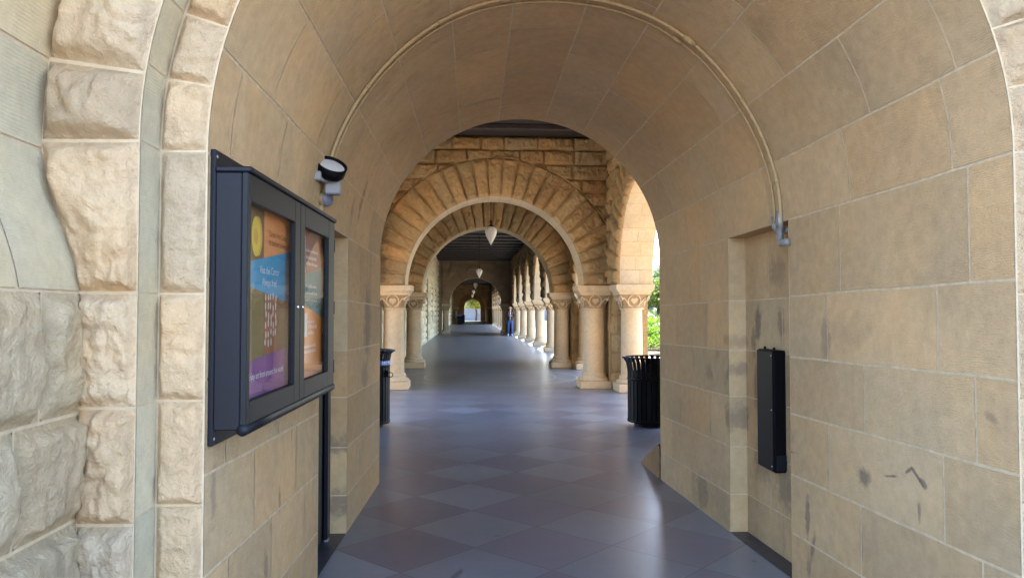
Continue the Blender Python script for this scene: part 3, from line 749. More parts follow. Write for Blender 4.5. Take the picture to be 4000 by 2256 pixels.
# corridor arcades on the right
def long_arcade(label, ycols, sp, y0, y1, seed, res, N=17):
    o = thing('arcade_wall', label, 'arcade', (2.87, (y0 + y1) / 2, 0), 'open side arcades of the corridor')
    b = MB(); r2 = random.Random(seed)
    for k, yc in enumerate(ycols[:-1]):
        arch_wall(b, place('r', yc + sp / 2, 2.87), sp / 2 - .36, sp / 2 + .25, .62, sp / 2, 4.88, 2.0, res, .10, N, None, seed + 50 * k, jag=.10, cw=(.6, 1.1))
    a, e = ycols[0], ycols[-1]
    pier_wall(b, 'r', y0, a - .30, 2.87, .62, 0, 4.88, r2, .1, .04, seed); pier_wall(b, 'r', e + .30, y1, 2.87, .62, 0, 4.88, r2, .1, .04, seed + 9)
    pier_wall(b, 'r', a - .30, a, 2.87, .62, 2.0, 4.88, r2, .1, .04, seed); pier_wall(b, 'r', e, e + .30, 2.87, .62, 2.0, 4.88, r2, .1, .04, seed + 9)
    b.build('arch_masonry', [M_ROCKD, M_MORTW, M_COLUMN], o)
YC1 = [23.15 + 4.7 * k for k in range(6)]; YC2 = [53.6 + 4.7 * k for k in range(8)]
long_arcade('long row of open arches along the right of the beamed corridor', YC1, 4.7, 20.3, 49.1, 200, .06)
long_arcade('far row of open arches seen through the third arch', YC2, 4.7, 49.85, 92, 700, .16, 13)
# left corridor walls with doorway and window recesses
def left_wall(label, y0, y1, holes, seed, res, xw=-1.98):
    o = thing('side_wall', label, 'wall', (xw, (y0 + y1) / 2, 0))
    b = MB(); r2 = random.Random(seed); T = place('l', 0, xw)
    def f(u, v, h): return np.stack([np.asarray(c, float) for c in T(u, -h, v)], -1)
    coursed(b, f, y0, y1, 0, 4.88, r2, (.26, .42), (.45, 1.0), res, .075, 0, 1, holes, seed, .2, .05)
    ys = sorted(set([y0, y1] + [h for q in holes for h in q[:2]]))
    for a, c in zip(ys[:-1], ys[1:]):
        hz = [q for q in holes if q[0] <= a + .001 and q[1] >= c - .001]
        spans = [(0, 4.88)] if not hz else [(0, hz[0][2]), (hz[0][3], 4.88)]
        for z0, z1 in spans:
            if z1 > z0: b.quad(T(a, 0, z0), T(c, 0, z0), T(c, 0, z1), T(a, 0, z1), 1)
    b.build('wall_masonry', [M_LWALL, M_MORTP], o)
    for (a, c, z0, z1) in holes:
        d = MB(); kind = 'door' if z0 < .1 else 'window'; dp = .28
        for y in (a, c): d.quad(T(y, 0, z0), T(y, dp, z0), T(y, dp, z1), T(y, 0, z1), 0)
        d.quad(T(a, 0, z1), T(c, 0, z1), T(c, dp, z1), T(a, dp, z1), 0); d.quad(T(a, -.03, z0 + .002), T(c, -.03, z0 + .002), T(c, dp, z0 + .002), T(a, dp, z0 + .002), 0)
        d.quad(T(a, dp, z0), T(c, dp, z0), T(c, dp, z1), T(a, dp, z1), 1)
        M4 = lambda q0, q1, w0, w1, e0, e1: [d.quad(T(q0, e0, w0), T(q1, e0, w0), T(q1, e0, w1), T(q0, e0, w1), 2)]
        n = 2 if kind == 'window' else 2
        for i in range(n + 1): q = a + (c - a) * i / n; M4(q - .05, q + .05, z0, z1, dp - .05, dp)
        for z in (z0 + .06, (z0 + z1) / 2, z1 - .06): M4(a, c, z - .05, z + .05, dp - .045, dp)
        d.build(kind, [M_COLUMN, M_DSTONE if kind == 'window' else M_WOOD, M_WOOD], o)
left_wall('pale rubble left wall of the beamed corridor, with doorway and window recesses', 20.3, 49.1, [(24.5, 26.0, .9, 3.0), (29.4, 31.0, .9, 3.0), (35.2, 37.2, 0, 3.1), (40.5, 42, .9, 3.0), (45, 46.5, .9, 3.0)], 31, .07)
left_wall('pale left wall glimpsed through the third arch', 49.85, 92, [(56, 58, .9, 3), (64, 66, .9, 3), (72, 74, 0, 3), (82, 84, .9, 3)], 37, .2)
# tunnel at the end
o = thing('end_tunnel', 'dark tunnel at the far end, opening onto a sunlit yard', 'passage', (.6, 92.8, 0))
b = MB(); n = 25
def tprof(t, r, c, s): 
    return (c - r if t < 0 else c + r, 0) 
def tun(r, c, s): return [(c - r, 0)] + [(c - r * math.cos(PI * i / n), s + r * math.sin(PI * i / n)) for i in range(n + 1)] + [(c + r, 0)]
def tun_o(): return [(c0, z0) for c0, z0 in tun(3.2, .6, 2.2)]
b.grid([[(x, 92.8, z) for x, z in tun(2.27, .525, 2.1)], [(x, 117, z) for x, z in tun(2.27, .525, 2.1)]], 2, n + 3, 0)
b.grid([[(x, 117, z) for x, z in tun(1.28, .74, 2.15)], [(x, 117, z) for x, z in tun(2.29, .525, 2.1)]], 2, n + 3, 0, smooth=False)
b.grid([[(x, 117, z) for x, z in tun(1.28, .74, 2.15)], [(x, 118.2, z) for x, z in tun(1.28, .74, 2.15)]], 2, n + 3, 0)
b.build('tunnel_lining', [M_ROCKW], o)

# ------------------------------------------------------------------ ceilings
def ceiling(label, x0, x1, y0, y1, step, z=4.9, along='x', y_first=None):
    o = thing('timber_ceiling', label, 'ceiling', ((x0 + x1) / 2, (y0 + y1) / 2, z))
    b = MB(); b.box(x0, x1, y0, y1, z, z + .5)
    b.build('boards', [M_WOOD], o)
    y = (y_first if y_first else y0 + step / 2)
    while y < y1 - .1:
        b = MB(); b.cbox(x0 + .02, x1 - .02, y - .07, y + .07, z - .10, z - .002, .012); b.build('beam', [M_WOOD], o); y += step
    return o
ceiling('dark timber ceiling of the near bay, above the first arch', -2.6, XR + 1.25, 6.6, 14.2, 1.5)
ceiling('dark timber ceiling over the crossing where the largest lamp hangs', -2.5, XR + 1.25, 14.2, 20.25, 1.5)
ceiling('dark timber ceiling with many cross beams along the corridor', -2.5, 3.78, 20.3, 49.1, 1.6, 4.9, 'x', 21.0)
ceiling('dark timber ceiling of the far corridor beyond the third arch', -2.5, 3.78, 49.2, 92.5, 1.6)

# ------------------------------------------------------------------ columns
def column(loc, label, group):
    o = thing('stone_column', label, 'column', loc, group); X, Y, Z = loc
    C = (X, Y, 0)
    b = MB(); b.cbox(X - .305, X + .305, Y - .305, Y + .305, 0, .148, .01); b.build('plinth', [M_COLUMN], o)
    b = MB(); pr = [(.30, .149), (.305, .17), (.30, .195), (.27, .215), (.245, .225), (.235, .245), (.245, .262), (.238, .28), (.222, .295), (.212, .312)]
    b.lathe([(.0, .1485)] + pr, C, 32); b.build('base', [M_COLUMN], o)
    b = MB(); zz = np.linspace(.311, 1.54, 10); b.lathe([(.206 - .012 * ((z - .311) / 1.23) ** 1.5, z) for z in zz], C, 32); b.build('shaft', [M_COLUMN], o)
    # capital: neck ring, bell going from round to square, carved hearts and scrolls
    b = MB(); n = 64; nz = 14
    b.lathe([(.198, 1.530), (.222, 1.537), (.228, 1.55), (.222, 1.563), (.20, 1.57)], C, 32)
    def bell(phi, s):
        r0 = .205 + .045 * s ** 1.6; hsq = .205 + .088 * s ** 1.5; rs = hsq / max(abs(math.cos(phi)), abs(math.sin(phi))); m_ = s ** .55
        r = (1 - m_) * r0 + m_ * min(rs, hsq * 1.36); return r
    P = [[(X + bell(2 * PI * i / n, s / nz) * math.cos(2 * PI * i / n), Y + bell(2 * PI * i / n, s / nz) * math.sin(2 * PI * i / n), 1.565 + .262 * s / nz) for i in range(n + 1)] for s in range(nz + 1)]
    b.grid(P, nz + 1, n + 1, 0, (.60, .55, .48, 0))
    b.box(X - .295, X + .295, Y - .295, Y + .295, 1.815, 1.828)
    for q in range(4):
        ca, sa = math.cos(q * PI / 2), math.sin(q * PI / 2)
        def S(a, z, out=.008):
            s = max(0, min(1, (z - 1.565) / .262)); d = bell(math.atan2(a, .27), s); nn = math.hypot(a, .27)
            dd = d * .27 / nn + out; aa = a if abs(a) < .3 else .3 * np.sign(a)
            return (X + dd * ca - aa * sa, Y + dd * sa + aa * ca, z)
        hp = []
        for i in range(26):
            t = 2 * PI * i / 26; hx = 16 * math.sin(t) ** 3; hy = 13 * math.cos(t) - 5 * math.cos(2 * t) - 2 * math.cos(3 * t) - math.cos(4 * t)
            hp.append((hx / 16 * .058, 1.70 + hy / 16 * .058))
        b.tube([S(a, z, .006) for a, z in hp], .009, 5, closed=True)
        cpt = S(0, 1.705, .016); b.grid([[S(a, z, .007) for a, z in hp] + [S(*hp[0], .007)], [tuple(cpt)] * 27], 2, 27, 0)
        for sg in (-1, 1):
            arc = [(sg * (.115 * math.sin(t)), 1.70 + .115 * -math.cos(t)) for t in np.linspace(.25, 2.75, 14)]
            b.tube([S(a, z, .006) for a, z in arc], .013, 5)
            cur = [(sg * (.09 + .19 * t), 1.595 + .21 * t ** .8 * (1 - .25 * t) + .035 * math.sin(PI * t)) for t in np.linspace(0, 1, 12)]
            b.tube([S(a, z, .007) for a, z in cur], .013, 5)
            spi = [(sg * (.235 + (.052 - .0038 * i) * math.cos(1.2 - i * .55)), 1.742 + (.052 - .0038 * i) * math.sin(1.2 - i * .55)) for i in range(13)]
            b.tube([S(a, z, .012) for a, z in spi], .012, 5)
            b.tube([S(sg * .05, 1.60, .005), S(sg * .13, 1.66, .005), S(sg * .17, 1.72, .005)], .008, 5)
        b.tube([S(a, 1.592, .006) for a in np.linspace(-.2, .2, 12)], .006, 4)
    b.build('capital', [M_COLUMN], o)
    b = MB(); z0 = 1.829
    for (h0, h1, w0, w1) in ((z0, z0 + .018, .298, .298), (z0 + .018, z0 + .075, .298, .355), (z0 + .075, 1.998, .355, .362)):
        c = lambda w, z: [(X - w, Y - w, z), (X + w, Y - w, z), (X + w, Y + w, z), (X - w, Y + w, z), (X - w, Y - w, z)]
        b.grid([c(w0, h0), c(w1, h1)], 2, 5, 0, smooth=False)
    b.quad(*c(.362, 1.998)[:4]); b.quad(*c(.298, z0)[:4])
    b.build('abacus', [M_COLUMN], o)
    return o
GC = 'columns carrying the cross arches'; GS = 'columns of the side arches'; GR = 'row of columns along the right of the corridor'; GF = 'far columns beyond the third arch'
c0 = column((2.49, 14.55, 0), 'column under the right foot of the first arch, left of the black bin', GC)
def addcol(x, y, lab, g): return dup(c0, (x, y, 0), lab, g)
addcol(-1.44, 14.58, 'column under the left foot of the first arch, behind the blue banded bin', GC)
addcol(2.53, 19.9, 'column under the right foot of the second arch', GC)
addcol(-1.44, 20.0, 'column under the left foot of the second arch', GC)
addcol(2.49, 49.5, 'dark column under the right foot of the third arch, behind the person', GC)
addcol(-1.46, 49.5, 'column under the left foot of the third arch', GC)
addcol(2.5, 92.35, 'tiny column at the right of the far dark arch', GC)
addcol(-1.42, 92.35, 'tiny column at the left of the far dark arch', GC)
addcol(3.10, 13.86, 'sunlit column of the right side arch, directly behind the black bin', GS)
addcol(3.10, 19.25, 'slim view of a column between the first and second arches on the right', GS)
addcol(3.10, 15.3, 'column hidden behind the first arch foot on the right', GS)
NUM = ['first', 'second', 'third', 'fourth', 'fifth', 'sixth', 'seventh', 'eighth']
for k, y in enumerate(YC1): addcol(3.18, y, '%s column from the camera in the right row of the beamed corridor' % NUM[k], GR)
for k, y in enumerate(YC2): addcol(3.18, y, '%s small column in the row glimpsed through the third arch' % NUM[k], GF)

# ------------------------------------------------------------------ pendant lamps
def lamp(Y, label):
    X = .53; zb = 3.02; o = thing('pendant_lamp', label, 'lamp', (X, Y, 4.9), 'pendant lamps along the corridor')
    b = MB(); prof_ = [(.002, 0), (.012, .012), (.045, .075), (.085, .15), (.118, .22), (.137, .285), (.14, .325), (.128, .365), (.10, .395), (.066, .412), (.055, .42)]
    b.lathe([(r, zb + z) for r, z in prof_], (X, Y, 0), 28); b.build('globe', [M_OPAL], o)
    b = MB(); b.lathe([(.0, zb + .418), (.062, zb + .418), (.066, zb + .43), (.05, zb + .445), (.022, zb + .46), (.018, zb + .50), (.034, zb + .52), (.036, zb + .54), (.016, zb + .565), (.011, zb + .60), (0, zb + .60)], (X, Y, 0), 18); b.build('fitter', [M_BRONZE], o)
    b = MB(); b.tube([(X, Y, zb + .595), (X, Y, 4.86)], .010, 8); b.build('rod', [M_BRONZE], o)
    b = MB(); b.lathe([(0, 4.82), (.03, 4.825), (.07, 4.87), (.075, 4.899), (0, 4.899)], (X, Y, 0), 18); b.build('ceiling_rose', [M_BRONZE], o)
    return o
l0 = lamp(16.9, 'nearest and largest opal pendant lamp, hanging between the first two arches')
for y, t in ((33.7, 'second opal pendant lamp, hanging midway down the beamed corridor'), (50.45, 'third opal pendant lamp, seen against the tan wall of the far arch'), (67.3, 'fourth and smaller opal lamp hanging below the third'), (84.2, 'smallest and lowest opal lamp in the line')):
    dup(l0, (.53, y, 4.9), t)

# ------------------------------------------------------------------ notice board
def bx(y): return -.815 + .02 * y
BM = Matrix.Translation((bx(2.613), 2.613, 0)) @ Matrix.Rotation(math.atan(-.02), 4, 'Z')      # local: x out of wall (0 = door front), y along the wall, z up
def bpt(x, y, z): return tuple(BM @ Vector((x, y, z)))
L = 1.50; ZB, ZT = 1.09, 1.985
board = thing('notice_board', 'dark blue glazed notice board with two doors on the left passage wall', 'notice board', (bx(3.3), 3.3, ZB))
b = MB(); b.cbox(-.135, -.112, .0, L + .02, 1.035, 2.065, .004, M=BM); b.build('back_plate', [M_BOARD], board)
b = MB()
b.cbox(-.112, -.022, 0, .03, ZB, ZT, .004, M=BM); b.cbox(-.112, -.022, L - .03, L, ZB, ZT, .004, M=BM)
b.cbox(-.112, -.022, .03, L - .03, ZT - .03, ZT, .004, M=BM); b.cbox(-.112, -.022, .03, L - .03, ZB, ZB + .03, .004, M=BM)
b.cbox(-.10, -.054, .03, L - .03, ZB + .03, ZT - .03, .002, M=BM)
b.build('case', [M_BOARD], board)
for (y0, y1, g0, g1) in ((.0, .742, .036, .652), (.746, L, .830, 1.352)):
    b = MB(); gz0, gz1 = 1.187, 1.888
    b.cbox(-.022, 0, y0, g0, ZB + .015, ZT, .003, M=BM); b.cbox(-.022, 0, g1, y1, ZB + .015, ZT, .003, M=BM)
    b.cbox(-.022, 0, g0, g1, gz1, ZT, .003, M=BM); b.cbox(-.022, 0, g0, g1, ZB + .015, gz0, .003, M=BM)
    d = b.build('door_frame', [M_BOARDF], board)
    b = MB(); b.quad(bpt(-.014, g0 - .004, gz0 - .004), bpt(-.014, g1 + .004, gz0 - .004), bpt(-.014, g1 + .004, gz1 + .004), bpt(-.014, g0 - .004, gz1 + .004)); b.build('glass_pane', [M_GLASS], d)
    b = MB(); b.lathe([(0, .006), (.009, .006), (.009, -.004), (0, -.004)], n=12, M=BM @ Matrix.Translation((.0, .70 if y0 < .1 else .79, 1.52)) @ Matrix.Rotation(PI / 2, 4, 'Y')); b.build('lock', [M_CHROME], d)
b = MB(); b.tube([bpt(-.012, y, ZB) for y in np.linspace(0.0, L, 6)], .021, 12); b.build('bottom_rail', [M_BOARDF], board)
b = MB(); b.cbox(-.112, .012, -.004, L + .004, ZT + .0005, ZT + .02, .004, M=BM); b.build('top_rail', [M_BOARD], board)

for z in (1.20, 1.52, 1.86):
    b = MB(); b.tube([bpt(-.004, L + .003, z - .035), bpt(-.004, L + .003, z + .035)], .007, 8); b.build('hinge', [M_BOARD], board)
for z in (1.06, 1.55, 2.04):
    b = MB(); b.lathe([(0, .003), (.006, .002), (.007, 0), (0, -.002)], n=8, M=BM @ Matrix.Translation((-.112, .012, z)) @ Matrix.Rotation(PI / 2, 4, 'Y')); b.build('screw', [M_GALV], board)
def text_mesh(txt, size, align='LEFT'):
    cu = bpy.data.curves.new('t', 'FONT'); cu.body = txt; cu.size = size; cu.align_x = align; cu.resolution_u = 3
    o = bpy.data.objects.new('t', cu); COL.objects.link(o)
    dg = bpy.context.evaluated_depsgraph_get(); me = o.evaluated_get(dg).to_mesh()
    V = [tuple(v.co) for v in me.vertices]; F = [tuple(p.vertices) for p in me.polygons]
    o.evaluated_get(dg).to_mesh_clear(); bpy.data.objects.remove(o); bpy.data.curves.remove(cu)
    return V, F
def lettering(lines, fmap, mat, parent, name='lettering'):
    V, F = [], []
    for (txt, x, z, size, al) in lines:
        v, f = text_mesh(txt, size, al); n = len(V); V += [fmap(x + p[0], z + p[1]) for p in v]; F += [tuple(i + n for i in q) for q in f]
    o_ = wloc(parent); V = [tuple(Vector(p) - o_) for p in V]
    me = bpy.data.meshes.new(name); me.from_pydata(V, [], F); me.materials.append(mat); me.update()
    o = bpy.data.objects.new(name, me); COL.objects.link(o); o.parent = parent; return o
def pm(n, c): return simple(n, c, .7, namt=.05, nscale=40)
P_OR = pm('orange_print', (.90, .36, .13)); P_TEAL = pm('teal_print', (.03, .36, .58)); P_PUR = pm('purple_print', (.27, .10, .29)); P_BRN = pm('brown_print', (.20, .14, .08))
P_YEL = pm('yellow_print', (.90, .68, .10)); P_YOR = pm('amber_print', (.85, .45, .10)); P_PALE = pm('pale_print', (.80, .70, .58)); P_DTXT = pm('dark_lettering', (.20, .10, .04)); P_RED = pm('rust_print', (.36, .14, .07)); P_TEAL2 = pm('green_teal_print', (.02, .28, .30)); P_OR2 = pm('deep_orange_print', (.85, .26, .04)); P_MAR = pm('maroon_print', (.30, .10, .11)); P_GREY = pm('grey_print', (.5, .52, .55)); P_OLV = pm('olive_print', (.24, .18, .07))
def poster_quad(b, y0, z0, y1, z1, z1b=None, z0b=None, mat=0, x=-.10):
    """y0..y1, left edge z0..z1, right edge z0b..z1b"""
    z1b = z1 if z1b is None else z1b; z0b = z0 if z0b is None else z0b
    b.quad(bpt(x, y0, z0), bpt(x, y1, z0b), bpt(x, y1, z1b), bpt(x, y0, z1), mat)
def disc(b, yc, zc, ry, rz, mat, x, n=28):
    a = np.linspace(0, 2 * PI, n + 1)
    b.grid([[bpt(x, yc + ry * math.cos(t), zc + rz * math.sin(t)) for t in a], [bpt(x, yc, zc)] * (n + 1)], 2, n + 1, mat, smooth=False)
XP = -.0515
fm = lambda y, z: bpt(XP + .002, y, z)
po = thing('poster', 'art poster in the left door with yellow disc, orange block and teal band', 'poster', bpt(XP, .45, 1.13))
b = MB(); poster_quad(b, .10, 1.12, .80, 1.95, mat=0, x=XP); b.build('sheet', [P_BRN], po)
b = MB(); poster_quad(b, .365, 1.70, .80, 1.90, 1.905, 1.77, 0, XP + .0005); b.build('orange_block', [P_OR], po)
b = MB(); poster_quad(b, .10, 1.60, .80, 1.675, 1.772, 1.535, 0, XP + .001); b.build('teal_band', [P_TEAL], po)
b = MB(); poster_quad(b, .10, 1.12, .80, 1.31, 1.345, 1.12, 0, XP + .001); b.build('purple_band', [P_PUR], po)
b = MB(); poster_quad(b, .10, 1.31, .37, 1.60, 1.58, 1.325, 0, XP + .0005); b.build('olive_picture', [P_OLV], po)
b = MB(); disc(b, .285, 1.79, .055, .077, 1, XP + .001); disc(b, .259, 1.787, .055, .077, 0, XP + .0015); disc(b, .256, 1.787, .027, .032, 1, XP + .002); b.build('yellow_disc', [P_YEL, P_YOR], po)
b = MB(); r3 = random.Random(3)
b.grid([[bpt(XP + .0008, y, z) for z in (1.33, 1.575)] for y in (.38, .55)], 2, 2, 1, smooth=False)
for i in range(28): disc(b, .395 + .14 * ((i % 5) + r3.uniform(-.2, .2)) / 4, 1.555 - .036 * (i // 5) + r3.uniform(-.008, .008), .009, .013 + r3.random() * .004, 0, XP + .0014, 10)
b.build('pale_bead_picture', [P_PALE, P_RED], po)
for q in (('Cantor Arts Center', .43, 1.806, .034, 'LEFT'), ('at Stanford University', .43, 1.770, .034, 'LEFT')): lettering([q], fm, P_DTXT, po)
for q in (('Visit the Cantor', .445, 1.650, .042, 'CENTER'), ('Always free!', .445, 1.603, .042, 'CENTER'), ('Enjoy art from around the world', .66, 1.243, .036, 'RIGHT')): lettering([q], fm, M_WHITE, po)
po2 = thing('poster', 'poster in the right door banded maroon, green teal and orange', 'poster', bpt(XP, 1.25, 1.13))
b = MB(); poster_quad(b, .93, 1.12, 1.46, 1.95, mat=0, x=XP); b.build('sheet', [P_MAR], po2)
b = MB(); poster_quad(b, .93, 1.53, 1.46, 1.66, 1.74, 1.44, 0, XP + .0005); b.build('teal_band', [P_TEAL2], po2)
b = MB(); poster_quad(b, .93, 1.12, 1.46, 1.55, 1.46, 1.12, 0, XP + .0010); b.build('orange_band', [P_OR2], po2)
b = MB(); poster_quad(b, 1.0, 1.375, 1.10, 1.49, mat=0, x=XP + .0015); b.build('small_picture', [P_GREY], po2)
r3 = random.Random(8)
for (yy, zz, ww) in ((1.055, 1.795, .26), (1.06, 1.76, .2), (1.06, 1.73, .25), (1.05, 1.617, .25), (1.05, 1.583, .24), (1.05, 1.548, .22), (1.115, 1.440, .13), (1.115, 1.415, .15), (1.115, 1.385, .1), (1.035, 1.32, .24), (1.035, 1.294, .24)):
    y = yy; b = MB()
    while y < yy + ww:
        wd = r3.uniform(.012, .045); q = y
        while q < y + wd: h = r3.choice((.012, .012, .018)); poster_quad(b, q, zz, q + .0038, zz + h, mat=0, x=XP + .002); q += .0068
        y += wd + .010
    b.build('small_print', [M_WHITE], po2)
b = MB(); poster_quad(b, 1.036, 1.69, 1.041, 1.87, mat=0, x=XP + .002)
b.build('rule_line', [M_WHITE], po2)

# ------------------------------------------------------------------ conduits on the vault, floodlight, steel box, gate leaf
def vp(u, y, h):
    return tuple(fvault(np.array([u]), np.array([y]), np.array([h]))[0])
for (yy, hh, r, lab, ue, uss) in ((4.20, .018, .0105, 'thicker tan conduit following the vault, on the camera side', UT - 1.93, 1.99), (4.285, .014, .0075, 'thinner tan conduit following the vault just behind the thicker one', UT - 1.97, 2.06)):
    o = thing('conduit', lab, 'pipe', vp(S0 + LA / 2, yy, 0), 'tan conduits on the passage vault')
    uu = np.linspace(uss, ue, 90); b = MB(); b.tube([vp(u, yy + .012 * math.sin(u * 5), hh) for u in uu], r, 10); b.build('pipe', [M_PIPE], o)
    for u in ((S0 + LA * .435, S0 + LA * .705) if r > .01 else (S0 + LA * .69,)):
        b = MB(); P0 = [vp(u + d, yy + .012 * math.sin((u + d) * 5), hh) for d in (-.045, -.03, -.029, .029, .03, .045)]
        b.tube(P0, [r * 1.35, r * 1.35, r * 1.7, r * 1.7, r * 1.35, r * 1.35], 10); b.build('coupling', [M_PIPE], o)
    for u in (S0 + LA * .2, S0 + LA * .335, S0 + LA * .47, S0 + LA * .585, S0 + LA * .82, UT - 2.2):
        b = MB(); b.tube([vp(u - .008, yy + .012 * math.sin(u * 5), hh), vp(u + .008, yy + .012 * math.sin(u * 5), hh)], r * 1.35, 10)
        q = vp(u, yy + .012 * math.sin(u * 5) + r * 2.2, .003); q2 = vp(u, yy + .012 * math.sin(u * 5), .003)
        b.tube([q, q2], .006, 6); b.build('strap', [M_RUST if u > S0 + LA else M_PIPE], o)
    if r > .01:
        b = MB(); X, Y, Z = vp(ue, yy, hh)
        b.tube([(X, Y, Z + .10), (X, Y, Z + .0)], .020, 12); b.tube([(X, Y, Z + .01), (X, Y, Z - .07), (X + .005, Y - .015, Z - .085), (X + .005, Y - .1, Z - .087)], [.019, .02, .023, .021], 12); b.build('elbow_fitting', [M_GALV], o)
    else:
        b = MB(); X, Y, Z = vp(ue, yy, hh); b.tube([(X + .005, Y, Z + .04), (X + .008, Y, Z - .02), (X + .02, Y - .02, Z - .05)], .018, 10); b.tube([(X + .06, Y - .0, Z - .045), (X + .06, Y - .12, Z - .045)], .02, 10); b.build('elbow_fitting', [M_GALV], o)
def fl(): 
    bx_, by_ = -.845, 4.25
    o = thing('floodlight', 'round black rimmed floodlight on a grey box above the notice board', 'floodlight', (bx_, by_, 2.12))
    b = MB(); b.cbox(-.80, -.715, 4.16, 4.235, 2.155, 2.235, .008); b.build('switch_box', [M_GREYP], o)
    b = MB(); b.lathe([(0, .032), (.037, .032), (.042, .026), (.042, -.03), (0, -.03)], n=20, M=Matrix.Translation((-.815, 4.235, 2.135)) @ Matrix.Rotation(R_(60), 4, 'Z') @ Matrix.Rotation(PI / 2, 4, 'X')); b.build('junction_box', [M_PIPE], o)
    b = MB(); b.lathe([(0, .035), (.040, .035), (.043, .028), (.043, .024)], n=20, M=Matrix.Translation((-.815, 4.235, 2.135)) @ Matrix.Rotation(R_(60), 4, 'Z') @ Matrix.Rotation(PI / 2, 4, 'X')); b.build('junction_cover', [M_DGREY], o)
    b = MB(); b.tube([(-.832, 4.23, 2.10), (-.835, 4.235, 2.02), (-.84, 4.24, 1.99)], [.019, .014, .013], 10); b.build('pipe', [M_PIPE], o)
    HM = Matrix.Translation((-.765, 4.15, 2.29)) @ Vector((.36, -.55, .75)).to_track_quat('Z', 'Y').to_matrix().to_4x4()
    b = MB(); b.lathe([(0, -.045), (.05, -.045), (.078, -.03), (.085, -.02), (.087, .034), (.08, .037), (.076, .030), (.074, .02)], n=32, M=HM); h = b.build('lamp_head', [M_BLACK], o)
    b = MB(); b.lathe([(0, .026), (.04, .024), (.075, .020)], n=28, M=HM); b.build('lens', [M_LENS], h)
    b = MB(); b.cbox(-.855, -.80, 4.06, 4.10, 2.215, 2.265, .006); b.tube([(-.82, 4.09, 2.235), (-.78, 4.15, 2.225)], .016, 8); b.tube([(-.76, 4.19, 2.23), (-.765, 4.17, 2.26)], .018, 8); b.build('sensor_head', [M_GREYP], o)
fl()
X0 = 1.855
o = thing('wall_box', 'tall narrow black steel box mounted in the right wall niche', 'box', (X0 + .04, 4.53, .52))
b = MB(); b.cbox(X0, X0 + .085, 4.40, 4.65, .522, 1.262, .008); b.build('body', [M_BLACK], o)
b = MB(); b.cbox(X0 - .006, X0 + .0, 4.405, 4.645, .53, 1.255, .003); b.build('cover', [M_BLACK], o)
b = MB(); b.cbox(X0 + .012, X0 + .08, 4.393, 4.3995, .535, .63, .003); b.build('label_plate', [M_BOARDF], o)
for z in (.56, .9, 1.23):
    b = MB(); b.lathe([(0, -.004), (.006, -.004), (.006, .002), (0, .003)], n=8, M=Matrix.Translation((X0 - .008, 4.42, z)) @ Matrix.Rotation(-PI / 2, 4, 'Y')); b.build('screw', [M_GALV], o)
for y in (4.46, 4.6): 
    b = MB(); b.lathe([(0, .0), (.008, 0), (.008, .014), (0, .016)], (X0 + .03, y, 1.263), 8); b.build('bolt', [M_BLACK], o)
o = thing('gate_leaf', 'black metal gate leaf folded into the left niche below the notice board', 'gate', (-.92, 4.6, 0))
b = MB(); b.cbox(-.958, -.935, 4.26, 5.035, .03, 1.9, .006); b.build('leaf', [M_BLACK], o)
b = MB(); b.cbox(-.934, -.905, 4.9, 4.99, .02, 1.9, .006); b.build('stile', [M_BOARD], o)
b = MB(); b.cbox(-.932, -.905, 4.92, 4.97, .0, .0195, .002); b.build('foot', [M_GALV], o)

